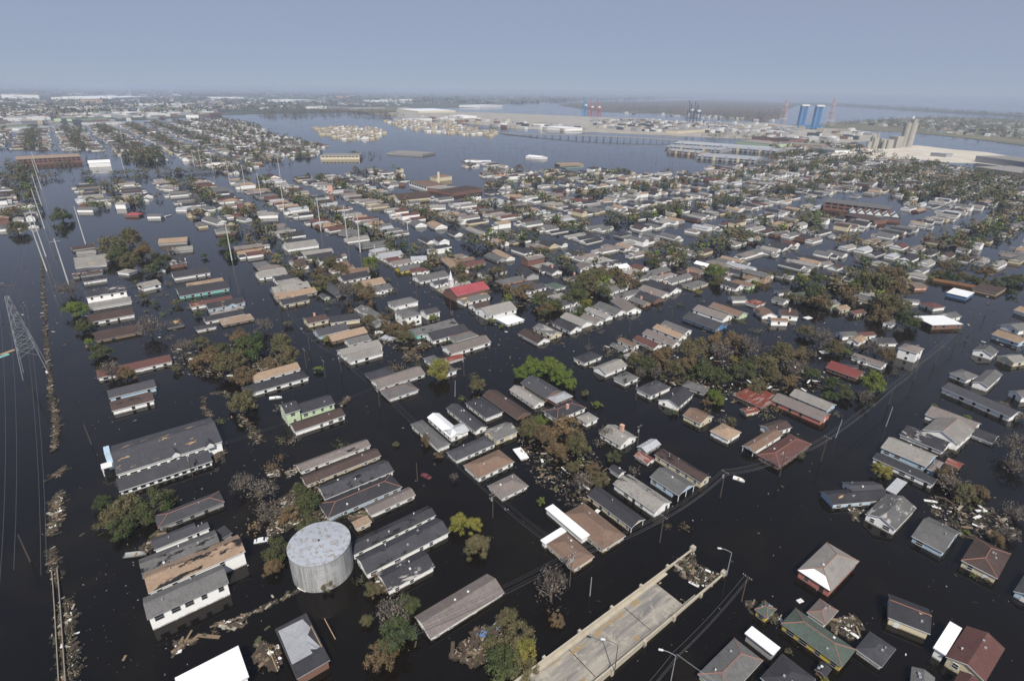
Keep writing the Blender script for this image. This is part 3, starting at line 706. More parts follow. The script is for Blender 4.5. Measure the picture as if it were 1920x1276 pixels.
# hall: side aisle with its own roof, dormers, front tower, all parts of the hall
hall = child_of('big hall')
def P0(x, y, z): return local(hall, G(x/3.9875, 716+y/3.9875, z))
a, b = P0(885, 812, 2.0), P0(1590, 590, 2.0); n_ = hall
c_, d_ = P0(1575, 512, 3.9), P0(868, 705, 3.9)
mb = MB(); yy = (c_.y+d_.y)/2; ya = (a.y+b.y)/2; x0, x1 = a.x+.1, b.x
mb.face([(x0, ya, 2.0), (x1, ya, 2.0), (x1, yy, 3.9), (x0, yy, 3.9)], 0); mb.box(x0, x1, min(ya, ya+.1), max(ya, ya+.1), 1.75, 1.99, 1)
mb.face([(x0, ya, 1.75), (x0, ya, 2.0), (x0, yy, 3.9), (x0, yy, 3.6)], 1); mb.face([(x1, ya, 1.75), (x1, ya, 2.0), (x1, yy, 3.9), (x1, yy, 3.6)], 1)
mb.build('aisle_roof', [roofmat('sl'), TRIM], hall)
sg = 1 if yy > ya else -1
mb = MB(); mb.box(x0+.3, x1-.3, min(ya+sg*.5, yy), max(ya+sg*.5, yy), -.5, 1.85); mb.build('aisle_wall', wallmat('wh'), hall)
for k in range(11):
    x = x0+1.5+(x1-x0-3)*k/10; mb = MB(); mb.box(x-.75, x+.75, ya+sg*.5-.05, ya+sg*.5+.05, .35, 1.45); o = mb.build('window', TRIM, hall)
    mb = MB(); mb.box(x-.6, x+.6, ya+sg*.5-.1, ya+sg*.5+.07, .5, 1.35); mb.build('pane', GLASS, o)
for k in range(9):
    x = x0+2+(x1-x0-4)*k/8; mb = MB(); mb.box(x-.9, x+.9, yy-.12, yy+.1, 4.0, 4.4); mb.build('window', GLASS, hall)
for px_, py_ in ((1315, 545), (1570, 475)):
    q = P0(px_, py_, 4.6); mb = MB(); t = -sg
    mb.face([(q.x-1.1, q.y+t*.4, 4.0), (q.x+1.1, q.y+t*.4, 4.0), (q.x+1.1, q.y+t*.4, 5.0), (q.x, q.y+t*.4, 5.9), (q.x-1.1, q.y+t*.4, 5.0)], 1)
    for s in (-1, 1): mb.face([(q.x+s*1.35, q.y+t*.5, 4.85), (q.x, q.y+t*.5, 6.0), (q.x, q.y-t*3, 6.0), (q.x+s*1.35, q.y-t*3, 4.85)], 0)
    mb.build('dormer', [roofmat('sl'), TRIM], hall)
q = P0(818, 560, 4); mb = MB(); mb.box(q.x-.9, q.x+.6, q.y-1.2, q.y+3.2, -.3, 6.3); mb.build('front_parapet', wallmat('bl'), hall)
q = P0(800, 615, 3); mb = MB(); mb.box(q.x-1.6, q.x+1.2, q.y-1.5, q.y+1.5, 2.6, 2.9); [mb.box(q.x-1.5, q.x-1.3, q.y+s, q.y+s+.2, -.3, 2.6) for s in (-1.4, 1.2)]; mb.build('porch', TRIM, hall)
# green house: balcony rails; loose white sheet on the brick store
st = child_of('brick building'); z = 2.62; pts = [local(st, G(480+x/3.9875, 956+y/3.9875, 2.7)) for x, y in ((165, 905), (350, 820), (410, 880), (385, 935), (480, 1020), (455, 1045), (395, 1040), (425, 1075), (270, 1155))]
mb = MB(); cx_ = sum(p.x for p in pts)/len(pts); cy_ = sum(p.y for p in pts)/len(pts)
for i in range(len(pts)):
    p, q = pts[i], pts[(i+1) % len(pts)]; mb.face([(p.x, p.y, 2.8+(i % 2)*.25), (q.x, q.y, 2.8+((i+1) % 2)*.25), (cx_, cy_, 2.9)])
mb.build('torn_metal_sheet', roofmat('mt'), st)
for k in range(5):
    x = -FOOT[0][2]*0+(-6+3*k); mb = MB(); W2 = 5
    mb.box(x, x+.15, -3.2, 3.2, 2.6, 2.68); mb.build('roof_batten', BARE, st)
# ------------------------------------------------------------------ water tank
M_TANK = newmat('stained_concrete_tank'); v = coords(M_TANK, (1, 1, .06), rnd=False); v2 = coords(M_TANK, rnd=False)
a = mixc(M_TANK, ramp(M_TANK, noise(M_TANK, v, 1.1, 5, .7), .42, .62, 0, .8), (.36, .36, .36), (.15, .145, .125))
a = mixc(M_TANK, ramp(M_TANK, noise(M_TANK, v2, .35, 4), .5, .7, 0, .6), a, (.46, .47, .47))
wv = N(M_TANK, 'ShaderNodeTexWave', bands_direction='Z', _Scale=.32, _Distortion=.3); Lk(M_TANK, v2, wv.inputs['Vector'])
a = mixc(M_TANK, ramp(M_TANK, wv.outputs['Fac'], .0, .05, .45, 0), a, (.2, .19, .17))
Lk(M_TANK, a, P(M_TANK).inputs['Base Color']); P(M_TANK).inputs['Roughness'].default_value = .85
M_TTOP = newmat('rust_streaked_tank_roof'); v = coords(M_TTOP, rnd=False)
a = mixc(M_TTOP, ramp(M_TTOP, noise(M_TTOP, v, .8, 7, .8), .515, .565, 0, .8), (.36, .385, .43), (.20, .155, .10))
a = mixc(M_TTOP, ramp(M_TTOP, noise(M_TTOP, v, .22, 3), .4, .7, 0, .5), a, (.30, .32, .37))
Lk(M_TTOP, a, P(M_TTOP).inputs['Base Color']); P(M_TTOP).inputs['Roughness'].default_value = .7; bump(M_TTOP, noise(M_TTOP, v, 1.2, 4), .4, .1)
H_T = 8.6
tl, trr = G(541, 1022, H_T), G(656, 1018, H_T); rT = (tl-trr).length/2*1.01; cT = (tl+trr)/2; cT.z = 0
top = G(590, 974, H_T); bot = G(607, 1056, H_T); cT = (top+bot)/2*.5+cT*.5; cT.z = 0; rT = ((top-bot).length/2+rT)/2*.955
tank = empty('water_tank', cT); n = 64
mb = MB()
for k in range(n):
    t0, t1 = 2*math.pi*k/n, 2*math.pi*(k+1)/n
    mb.face([(rT*math.cos(t0), rT*math.sin(t0), -1), (rT*math.cos(t1), rT*math.sin(t1), -1), (rT*math.cos(t1), rT*math.sin(t1), H_T-.2), (rT*math.cos(t0), rT*math.sin(t0), H_T-.2)])
o = mb.build('tank_wall', M_TANK, tank)
for p in o.data.polygons: p.use_smooth = True
mb = MB(); rr = rT+.12
for k in range(n):
    t0, t1 = 2*math.pi*k/n, 2*math.pi*(k+1)/n; c0, s0, c1, s1 = math.cos(t0), math.sin(t0), math.cos(t1), math.sin(t1)
    mb.face([(rr*c0, rr*s0, H_T), (rr*c1, rr*s1, H_T), (0, 0, H_T+.7)], 0)
    mb.face([(rr*c0, rr*s0, H_T-.3), (rr*c1, rr*s1, H_T-.3), (rr*c1, rr*s1, H_T), (rr*c0, rr*s0, H_T)], 1)
tr_ = mb.build('tank_roof', [M_TTOP, STEEL], tank)
mb = MB()
for k in range(16):
    t = 2*math.pi*k/16; c0, s0 = math.cos(t), math.sin(t); mb.obox((rr*.5*c0, rr*.5*s0, H_T+.36), (rr*c0, rr*s0, -.7), rr*.98, .07, .05)
mb.build('roof_seam', M_TTOP, tr_)
for k in range(3):
    z = 1.6+k*2.3; mb = MB(); i0 = 0
    for j in range(n):
        t0, t1 = 2*math.pi*j/n, 2*math.pi*(j+1)/n; r1_ = rT+.04; mb.face([(r1_*math.cos(t0), r1_*math.sin(t0), z), (r1_*math.cos(t1), r1_*math.sin(t1), z), (r1_*math.cos(t1), r1_*math.sin(t1), z+.12), (r1_*math.cos(t0), r1_*math.sin(t0), z+.12)])
    mb.build('wall_band', M_TANK, o)
mb = MB(); mb.tube((0, 0, H_T+.6), (0, 0, H_T+.85), .3, .3, 8); mb.build('hatch', DARKIN, tr_)
tag(tank, 'large round concrete water tank with rust streaked grey roof', 'water tank')
# ------------------------------------------------------------------ bridge ramp running into the flood
M_ROAD = newmat('worn_concrete_road'); v = coords(M_ROAD, (.08, 1, 1), rnd=False); v2 = coords(M_ROAD, rnd=False)
a = mixc(M_ROAD, ramp(M_ROAD, noise(M_ROAD, v, .8, 5, .6), .40, .66), (.36, .325, .27), (.155, .15, .145))
a = mixc(M_ROAD, ramp(M_ROAD, noise(M_ROAD, v2, .5, 6, .7), .55, .6, 0, .7), a, (.42, .38, .31))
a = mixc(M_ROAD, ramp(M_ROAD, noise(M_ROAD, v2, 5, 3, .6), .4, .7, 0, .4), a, (.14, .13, .12))
Lk(M_ROAD, a, P(M_ROAD).inputs['Base Color']); P(M_ROAD).inputs['Roughness'].default_value = .85
M_CONC = stainmat('stained_parapet_concrete', (.46, .41, .32), (.24, .21, .16), scale=.5, fine=3)
M_SILT = stainmat('dried_silt', (.33, .24, .13), (.2, .14, .08), scale=1.5)
pL0, pL1 = G(1296, 1024, .6), G(985, 1264, 2.6); pR0, pR1 = G(1362, 1076, .6), G(1112, 1274, 2.6)
ax = ((pL1-pL0).normalized()+(pR1-pR0).normalized()); ax.z = 0; ax.normalize()
width = abs((pR0-pL0).dot(Vector((-ax.y, ax.x, 0))))*.5+abs((pR1-pL1).dot(Vector((-ax.y, ax.x, 0))))*.5
o0 = (pL0+pR0)/2; o0.z = 0
br = empty('road_bridge', o0, math.atan2(ax.y, ax.x)); Lb = 95; slope = .034; hwid = width/2
latL = local(br, pL0).y
sL = 1 if latL > 0 else -1
def zd(x): return -.55+slope*x
offL, offR = local(br, pL0).x, local(br, pR0).x
mb = MB(); nseg = 30
for i in range(nseg):
    xa, xb = -3+(Lb+3)*i/nseg, -3+(Lb+3)*(i+1)/nseg
    mb.face([(xa, -hwid+.5, zd(xa)), (xb, -hwid+.5, zd(xb)), (xb, hwid-.5, zd(xb)), (xa, hwid-.5, zd(xa))])
    for y in (-hwid+.5, hwid-.5): mb.face([(xa, y, zd(xa)-1.0), (xb, y, zd(xb)-1.0), (xb, y, zd(xb)), (xa, y, zd(xa))])
mb.build('deck', M_ROAD, br)
for side in (-1, 1):
    off = (offL if side == sL else offR)
    mb = MB(); y = side*(hwid-.2)
    for i in range(nseg):
        xa, xb = off+(Lb-off)*i/nseg, off+(Lb-off)*(i+1)/nseg
        for (ya, yb, z0, z1) in ((y-.12, y+.12, -1.2, .92), (y-.18, y+.18, .9, 1.02), (min(y-side*.95, y-side*.15), max(y-side*.95, y-side*.15), -.1, .16)):
            i0 = len(mb.v)
            for xx in (xa, xb): mb.v += [(xx, ya, zd(xx)+z0), (xx, yb, zd(xx)+z0), (xx, yb, zd(xx)+z1), (xx, ya, zd(xx)+z1)]
            for q in ((3, 2, 6, 7), (0, 3, 7, 4), (1, 5, 6, 2), (0, 4, 5, 1)): mb.f.append(tuple(i0+t for t in q)); mb.m.append(0)
    mb.box(off-.5, off+.8, y-.55, y+.55, -1.5, zd(off)+1.75)
    pp = mb.build('parapet', M_CONC, br)
    for k in range(1, 9):
        x = off+k*10.5; mb = MB(); mb.box(x-.35, x+.35, y-.1*side-.0+min(0, side*.75), y-.1*side+max(0, side*.75), zd(x)-1.4, zd(x)+1.24); mb.build('pilaster', M_CONC, pp)
for x in (6.5, 10.3, 28, 46, 64): 
    mb = MB(); mb.box(x-.09, x+.09, -hwid+.9, hwid-.9, zd(x)-.05, zd(x)+.02); mb.build('expansion_joint', DARKIN, br)
mb = MB(); rnd = random.Random(3)
for k in range(26):
    x = 12+rnd.random()*70; y = (hwid-1.6-rnd.random()*1.0)*(1 if rnd.random() < .3 else -1)*(-sL) if k > 6 else rnd.uniform(-hwid+1.5, hwid-1.5); 
    if k <= 6: x = 10+rnd.random()*4
    rx, ry = rnd.uniform(.8, 2.8), rnd.uniform(.2, .8); pts = []
    for t in range(9): a_ = 2*math.pi*t/9; q = rnd.uniform(.6, 1.2); pts.append((x+rx*q*math.cos(a_), y+ry*q*math.sin(a_)))
    mb.face([(p[0], p[1], zd(p[0])+.035+.001*k) for p in pts])
mb.build('silt_patch', M_SILT, br)
tag(br, 'concrete road bridge ramp sloping down into the flood at the bottom of the photo', 'bridge')
br['label'] = 'concrete road bridge ramp with parapets sloping down into the flood water'
# ------------------------------------------------------------------ street lamps
def lamp(p, arm, h, label, base_z=0, mat=None):
    STEEL = mat or globals()['STEEL']
    e = empty('street_lamp', p); mb = MB(); mb.tube((0, 0, -.5), (0, 0, h), .11, .07, 8); mb.build('pole', STEEL, e)
    a = Vector(arm).normalized(); mb = MB(); pr = None
    for k in range(7):
        t = k/6; q = Vector((a.x*2.6*t, a.y*2.6*t, h+.9*math.sin(t*math.pi/2))); 
        if pr is not None: mb.tube(pr, q, .06, .05, 6)
        pr = q
    mb.build('arm', STEEL, e); mb = MB(); mb.obox(pr+a*.4, a, .9, .34, .2); mb.build('lamp_head', TRIM, e); tag(e, label, 'street lamp', 'street lamps')
pb = G(1363, 1074, 1.2)
lamp((pb.x, pb.y, 1.0), (-1, .15, 0), 7.0, 'tall curved street lamp at the flooded end of the bridge, nearest the open water')
pb = G(1153, 1252, 3.2)
lamp((pb.x, pb.y, 3.0), (-1, .2, 0), 7.0, 'dark leaning street lamp rising over the bridge deck near the bottom edge', mat=plain('dark_lamp_steel', (.06, .07, .075), .5))
pb = G(1258, 1275); lamp((pb.x, pb.y, 0), (-1, .2, 0), 7.5, 'street lamp on a pole in the water right of the bridge at the bottom edge')
# ------------------------------------------------------------------ utility poles and wires
def upole(x, y, h, label, arms=1, trans=False, lean=(0, 0), along=None, mat=None, r=.14):
    b = G(x, y); e = empty('utility_pole', b); al = along or UA
    tp = Vector((lean[0], lean[1], h)); mb = MB(); mb.tube((0, 0, -.5), tp, r, r*.7, 6); mb.build('pole', mat or WOOD, e)
    cr = Vector((-al.y, al.x, 0))
    for k in range(arms):
        q = tp*(1-(.25+k*1.1)/h); mb = MB(); mb.obox(q, cr, 2.4, .14, .14); ar = mb.build('crossarm', mat or WOOD, e)
        if arms and (b-CAM).length < 260:
            for s in (-1.05, -.5, .5, 1.05):
                mi = MB(); mi.tube(q+cr*s+Vector((0, 0, .05)), q+cr*s+Vector((0, 0, .3)), .06, .05, 5); mi.build('insulator', TRIM, ar)
    if trans:
        for s in ((-.35, 0, .35) if trans > 1 else (.3,)):
            mb = MB(); q = tp*(1-1.9/h)+cr*s*1.3; mb.tube(q+Vector((0, 0, -.5)), q+Vector((0, 0, .5)), .26, .26, 8); mb.build('transformer', STEEL, e)
    tag(e, label, 'utility pole', 'utility poles along the flooded streets'); POLES.append((b+tp, e)); return b+tp
POLES = []
corner = upole(1068, 1099, 10.5, 'tangled utility pole with transformers at the street corner beside the brown roofs', 2, 3)
B0P = [corner]
for i, (x, y, h) in enumerate(((1237, 1016, 9), (1350, 932, 9.5), (1461, 893, 8), (1539, 864, 9.5))):
    B0P.append(upole(x, y, h, ['utility pole in front of the black roofed cream house', 'utility pole in the street below the striped brown roof', 'utility pole beside the orange ridged brown roof', 'utility pole with a lamp in the wide street near the brick house'][i], 1, i == 1, along=UB))
A1P = [corner, upole(924, 969, 8.5, 'utility pole with pale crossarm right of the three charcoal tank side roofs', 2, 1), upole(712, 762, 9, 'utility pole at the crossed wires beside the corner grey hip roof', 2, 1), upole(640, 697, 8.5, 'utility pole in the street in front of the stepped taupe roofs', 1, 1), upole(581, 656, 8.5, 'utility pole in the water left of the yellow walled roof', 1), upole(526, 583, 8.5, 'utility pole beside the small dark roof at the upper street', 1)]
upole(783, 902, 7, 'thin dark pole beside the sunken red car', 0)
upole(853, 743, 7, 'short pale leaning pole in open water right of the corner grey hip roof', 0, lean=(.3, .2), mat=STEEL)
upole(870, 705, 9, 'utility pole with lamps below the grey roofed white house', 1, 1, along=UB)
upole(172, 833, 7.5, 'leaning dark pole with a floating plank, upper left of the hall', 0, lean=(-1.2, 1.0))
upole(362, 893, 8, 'utility pole standing in front of the hall side aisle', 1, 1, along=UB)
upole(57, 1052, 8.8, 'dark bare pole alone in the left water near the flood wall', 0, r=.2)
upole(1106, 1116, 6, 'short pale stub pole in the street left of the bridge', 0, mat=STEEL)
upole(1390, 1126, 8, 'utility pole in open water right of the bridge', 1, along=UB)
upole(1567, 820, 0.1+7, 'pale pole leaning in the street beside the long taupe roof', 0, lean=(.8, .6), mat=STEEL)
upole(1195, 835, 8, 'utility pole in the cross street right of the chimney house', 1, 1)
upole(1192, 750, 8.5, 'utility pole with lamp left of the greenish hip roof', 1, 1)
upole(1661, 799, 8, 'pole with a pale lamp in the wide street by the round green tree', 0, lean=(.5, .5), mat=STEEL)
for i, (x, y, h) in enumerate(((1666, 758, 9), (1713, 713, 9), (1753, 680, 10), (1792, 643, 9.5), (1816, 628, 10), (1848, 590, 9), (1722, 563, 8), (1530, 612, 8), (1626, 603, 8), (1259, 600, 8), (1180, 625, 8), (1103, 655, 8), (1003, 640, 7), (1310, 545, 8), (1525, 565, 8), (700, 590, 9), (845, 590, 9), (782, 565, 9), (910, 620, 8), (610, 708, 8), (455, 540, 8), (430, 520, 9), (345, 500, 8), (575, 690, 9), (1440, 690, 8), (1390, 655, 8), (1620, 500, 8), (1480, 500, 8), (1380, 480, 8))):
    upole(x, y, h, None, 1 if i % 2 else 0, along=UB)
def wires(chain, label, offs, sag=1.2, r=.022, group='power lines over the flooded streets'):
    mb = MB()
    for p, q in zip(chain, chain[1:]):
        d = (q-p); d.z = 0; d.normalize(); cr = Vector((-d.y, d.x, 0))
        for s, dz in offs:
            prv = None
            for k in range(9):
                t = k/8; w_ = p.lerp(q, t)+cr*s+Vector((0, 0, dz-sag*4*t*(1-t)))
                if prv is not None: mb.tube(prv, w_, r, r, 3, cap=False)
                prv = w_
    o = mb.build('overhead_wires', plain('wire_metal', (.13, .13, .135), .5)); tag(o, label, 'power line', group)
O4 = [(-1.05, 0), (-.5, 0), (.5, 0), (1.05, 0), (.1, -1.5)]
wires([corner]+B0P[1:]+[G(1666, 758)+Vector((0, 0, 9)), G(1713, 713)+Vector((0, 0, 9)), G(1792, 643)+Vector((0, 0, 9.5))], 'wires over the wide street running up right from the tangled corner pole', O4)
wires(A1P, 'wires over the street running up left from the tangled corner pole', O4)
far_end = corner + (corner-B0P[1]).normalized()*45; far_end.z = 10
wires([corner, far_end], 'wires running down left from the tangled corner pole past the bare tree', O4)
wires([A1P[2], G(870, 705)+Vector((0, 0, 9))], 'wires crossing right from the pole by the corner grey hip roof', O4[:3])
wires([A1P[2], G(362, 893)+Vector((0, 0, 8))], 'wires crossing left from the corner grey hip roof to the hall', O4[1:3])
lamp3 = G(1258, 1275)+Vector((0, 0, 8)); p4 = G(1390, 1126)+Vector((0, 0, 8))
wires([lamp3+(lamp3-p4).normalized()*20, lamp3, p4], 'wires right of the bridge between two poles in open water', [(-.6, 0), (.6, 0), (0, -1)])
wires([lamp3, lamp3+Vector((22, -14, -3))], 'wires dropping to the grey roof at the bottom edge', [(0, 0), (.4, -.3)])
# ------------------------------------------------------------------ tall line of poles at left
def monopole(bx, by, h, lab, arms=0, lean=(0, 0)):
    e = empty('transmission_pole', G(bx, by)); mb = MB(); mb.tube((0, 0, -.5), (lean[0], lean[1], h), .42, .26, 8); mb.build('pole', plain('pale_pole_concrete', (.52, .52, .50), .8), e)
    for k in range(arms):
        mb = MB(); q = Vector((lean[0], lean[1], h))*(1-.06-k*.09); mb.obox(q, UB, 5, .22, .22); mb.build('crossarm', STEEL, e)
    tag(e, lab, 'transmission pole', 'tall pale transmission poles'); return e
ML = [(88, 508, 34), (86.5, 481, 33), (84, 429, 33), (81.5, 395, 34), (78, 355, 33), (76, 335, 33), (129, 533, 28), (160.5, 457, 28), (435, 488, 27), (490, 370, 26), (532.6, 393, 28), (602, 433, 28), (652, 456, 29), (675.6, 473, 29), (765, 435, 9), (525, 330, 24), (400, 323, 27), (430, 336, 27), (365, 314, 26), (378, 312, 26), (235, 329, 27), (460, 354, 27), (705, 487, 11)]
for i, (x, y, h) in enumerate(ML): monopole(x, y, h, None, 1 if i % 3 == 0 else 0, (random.uniform(-.5, .5), random.uniform(-.5, .5)))
LATT = []
def lattice(b, h, wb, wt, label, mat, waist=.25, portal=False, r=.14, bands=9, name='lattice_pylon', arms=3, rz=T38):
    e = empty(name, b, rz); zs = [h*(k/bands)**.9 for k in range(bands+1)]
    def hw_(z): return (wb+(wt-wb)*min(1, z/h))/2
    for sx_ in (-1, 1):
        for sy_ in (-1, 1):
            mb = MB(); mb.tube((sx_*hw_(0), sy_*hw_(0), -.5), (sx_*hw_(h), sy_*hw_(h), h), r*1.4, r, 5); mb.build('leg', mat, e)
    mb = MB(); z_s = 0 if not portal else 2
    for k in range(z_s, bands):
        z0, z1 = zs[k], zs[k+1]; a0, a1 = hw_(z0), hw_(z1)
        for (p, q) in (((-1, -1), (1, -1)), ((1, -1), (1, 1)), ((1, 1), (-1, 1)), ((-1, 1), (-1, -1))):
            mb.tube((p[0]*a0, p[1]*a0, z0), (q[0]*a1, q[1]*a1, z1), r*.6, n=4, cap=False); mb.tube((q[0]*a0, q[1]*a0, z0), (p[0]*a1, p[1]*a1, z1), r*.6, n=4, cap=False)
            mb.tube((p[0]*a1, p[1]*a1, z1), (q[0]*a1, q[1]*a1, z1), r*.6, n=4, cap=False)
    mb.build('bracing', mat, e)
    for k in range(arms):
        z = h*(.74+.11*k); mb = MB(); L = 5.5-k
        for s in (-1, 1):
            mb.tube((0, s*hw_(z), z), (0, s*L, z+.4), r*.8, n=4); mb.tube((0, s*hw_(z), z+1.6), (0, s*L, z+.4), r*.6, n=4)
            mb.tube((0, s*L, z+.4), (0, s*L, z-1.6), .12, n=5)
        mb.build('crossarm', mat, e)
    tag(e, label, 'pylon'); return e
lattice(G(68, 700), 34, 8.5, 1.3, 'grey steel lattice pylon standing in the flood at the far left', plain('dull_pylon_steel', (.26, .27, .29), .6), portal=True, arms=3, r=.10)
t0 = G(68, 700)+Vector((0, 0, 31)); dirn = (G(122, 1276)-G(90, 680)).normalized()
nxt = [G(88, 508)+Vector((0, 0, 32)), G(86.5, 481)+Vector((0, 0, 32)), G(84, 429)+Vector((0, 0, 32)), G(81.5, 395)+Vector((0, 0, 32))]
end = t0+dirn*150; end.z = 14
wires([end, t0], 'transmission wires coming towards the camera from the lattice pylon', [(-5, 0), (-3.5, -2), (3.5, -2), (5, 0), (0, 2)], 5, .04)
wires([t0]+nxt, 'transmission wires running away from the lattice pylon along the canal', [(-2.4, 0), (2.4, 0), (0, 1.4)], 3, .04)
# ------------------------------------------------------------------ vehicles and small floating things
def boatcar(x, y, label, mat, kind='car', rot=.5):
    p = G(x, y); e = empty(kind, p, rot)
    prof = [(-2.1, .1), (-2.1, .45), (-1.5, .5), (-1.0, .95), (.6, .95), (1.2, .5), (2.1, .42), (2.15, .1)]
    mb = MB(); n = len(prof)
    for s in (-.82, .82):
        mb.face([(a, s*(.85 if b > .8 else 1), b-.12) for a, b in (prof if s > 0 else prof[::-1])])
    for i in range(n-1):
        a, b = prof[i], prof[i+1]; wa = .82*(.85 if a[1] > .8 else 1); wb_ = .82*(.85 if b[1] > .8 else 1)
        mb.face([(a[0], -wa, a[1]-.12), (a[0], wa, a[1]-.12), (b[0], wb_, b[1]-.12), (b[0], -wb_, b[1]-.12)])
    mb.build('body', mat, e)
    mb = MB(); mb.box(-.95, .55, -.73, .73, .80, .84); mb.build('roof', mat, e)
    mb = MB(); mb.face([(.66, -.7, .80), (.66, .7, .80), (1.16, .76, .42), (1.16, -.76, .42)]); mb.build('windscreen', GLASS, e)
    mb = MB(); mb.face([(-1.06, -.7, .80), (-1.06, .7, .80), (-1.46, .76, .42), (-1.46, -.76, .42)]); mb.build('rear_window', GLASS, e)
    e.scale = (.85, .85, .75); tag(e, label, 'car', 'sunken cars'); return e
boatcar(799, 893, 'dark red car sunk to its roof in the water right of the five long roofs', plain('faded_red_paint', (.16, .045, .05), .35), rot=-.6)
boatcar(932, 1173, 'pale blue van half hidden under the olive tree near the bottom', plain('pale_blue_paint', (.35, .47, .60), .35), rot=.9)
boatcar(908, 1190, 'blue car in the wreckage left of the pale blue van', plain('dark_blue_paint', (.12, .2, .34), .35), rot=-.3)
boatcar(490, 1013, 'small white van roof between the tan roof and the water tank', plain('white_paint', (.7, .72, .74), .35), rot=.3)
def rowboat(x, y, label, c, L=5, rot=.3):
    p = G(x, y); e = empty('boat', p, rot); mb = MB(); n = 9
    def sec(t): 
        a = -1+2*t; w_ = .9*(1-max(0, a)**2.2)*(1 if a > -1 else 1); return a*L/2, w_
    for i in range(n-1):
        x0, w0 = sec(i/(n-1)); x1, w1 = sec((i+1)/(n-1))
        for s in (-1, 1): mb.face([(x0, s*w0*.6, 0), (x1, s*w1*.6, 0), (x1, s*w1, .6), (x0, s*w0, .6)])
        mb.face([(x0, -w0*.6, .15), (x1, -w1*.6, .15), (x1, w1*.6, .15), (x0, w0*.6, .15)])
    x0, w0 = sec(0); mb.face([(x0, -w0*.6, 0), (x0, w0*.6, 0), (x0, w0, .6), (x0, -w0, .6)])
    mb.build('hull', plain('boat_'+c, {'white': (.75, .75, .73), 'grey': (.3, .31, .3), 'orange': (.7, .35, .08)}[c], .4), e)
    mb = MB(); mb.box(-.3, .2, -.7, .7, .42, .48); mb.build('thwart', BARE, e); tag(e, label, 'boat', 'small boats adrift')
rowboat(254, 1041, 'grey skiff touching the left end of the torn grey roof', 'grey', 5.2, .2)
rowboat(517, 747, 'white boat drifting left of the green house', 'white', 4.6, .3)
rowboat(1385, 900, 'white upturned boat shape adrift beside the street corner pole', 'white', 3.5, -.5)
rowboat(997, 397, 'orange lifeboat adrift in the middle distance right of the brown roofed school', 'orange', 15, -.3)
rowboat(316, 405, 'slender white boat drifting in the upper left water', 'white', 9, 1.4)
# ------------------------------------------------------------------ debris
DEB = [plain('pale_debris', (.33, .295, .24)), plain('tan_debris', (.20, .145, .09)), plain('dark_debris', (.07, .05, .035)), plain('white_debris', (.72, .72, .70)), plain('green_scum', (.06, .06, .03)), plain('dark_mud', (.026, .020, .014), .9), plain('weed_mat', (.032, .032, .016), .9)]
def debris(polys, n, label, sz=(.3, 1.6), zmax=.35, name='debris', seed=1, jit=0, wts=(1.1, 4.5, 11, .5, 3), drop=0.0):
    rnd = random.Random(seed); mb = MB(); k = 0; tot = 0
    for pts in polys:
        for i in range(int(n*(1-drop))):
            if len(pts) > 2 and jit == 0:
                xs = [p[0] for p in pts]; ys = [p[1] for p in pts]
                for _ in range(30):
                    x, y = rnd.uniform(min(xs), max(xs)), rnd.uniform(min(ys), max(ys))
                    if inpoly(x, y, pts): break
                p = G(x, y)
            else:
                s = rnd.random()*(len(pts)-1); a, b = pts[int(s)], pts[int(s)+1]; t = s-int(s)
                p = G(a[0]+(b[0]-a[0])*t, a[1]+(b[1]-a[1])*t)+Vector((rnd.gauss(0, jit), rnd.gauss(0, jit), 0))
            L = rnd.uniform(*sz)*.8*(2.0 if rnd.random() < .12 else .5); W = min(L*rnd.uniform(.06, .5), .8); an = rnd.random()*6.28
            if i % 3 == 0 and sz[1] < 3 and drop == 0 and seed not in (30, 11):
                r_ = rnd.uniform(.3, .9); o_ = rnd.random(); mb.face([(p.x+r_*rnd.uniform(.5, 1.2)*math.cos(o_+k_*1.05), p.y+r_*rnd.uniform(.5, 1.2)*math.sin(o_+k_*1.05), .015+.0004*(i % 60)) for k_ in range(6)], rnd.choice((5, 5, 6)))
            mb.obox(p+Vector((0, 0, rnd.uniform(0, zmax))), (math.cos(an), math.sin(an), rnd.uniform(-.15, .15)), L, W, rnd.uniform(.05, .18), rnd.choices(range(5), wts)[0])
    o = mb.build(name, DEB); tag(o, label, 'debris', None, 'stuff'); return o
lev = [(78, 480), (81, 540), (85, 600), (90, 680), (97, 750), (105, 790), (103, 845)]
debris([lev], 1900, 'long band of driftwood and rubbish along the sunken flood wall at left', (.3, 1.8), .5, 'debris_line', 2, .42)
debris([[(113, 925), (106, 950), (104, 975), (96, 1000)]], 600, 'patch of rubbish caught on the flood wall, middle of the left edge', (.3, 1.5), .3, 'debris_line', 3, .8)
debris([[(97, 1030), (100, 1060), (110, 1095)]], 260, 'thin rubbish trail at the top of the exposed flood wall', (.3, 1.3), .3, 'debris_line', 4, .5)
debris([[(100, 895), (122, 878)]], 130, 'small raft of planks beside the flood wall left of the hall', (.4, 2), .4, 'debris_raft', 5, .8)
debris([[(118, 1130), (124, 1200), (132, 1276)]], 700, 'brush and rubbish piled behind the exposed flood wall', (.3, 1.2), .5, 'debris_line', 6, .9, (2, 5, 6, 1, 3))
debris([[(262, 1030), (290, 1005), (320, 985), (300, 1010), (275, 1040)]], 420, 'heap of broken boards at the left end of the charcoal roof', (.3, 1.8), .9, 'debris_heap', 7)
debris([[(690, 1045), (715, 1090), (730, 1110), (700, 1105), (720, 1065), (690, 1040)]], 380, 'splintered house timbers below the water tank', (.3, 2.2), 1.2, 'debris_heap', 8)
debris([[(400, 850), (425, 830), (420, 855), (405, 866)]], 300, 'heap of boards at the right end of the hall', (.4, 2.2), 1.0, 'debris_heap', 9)
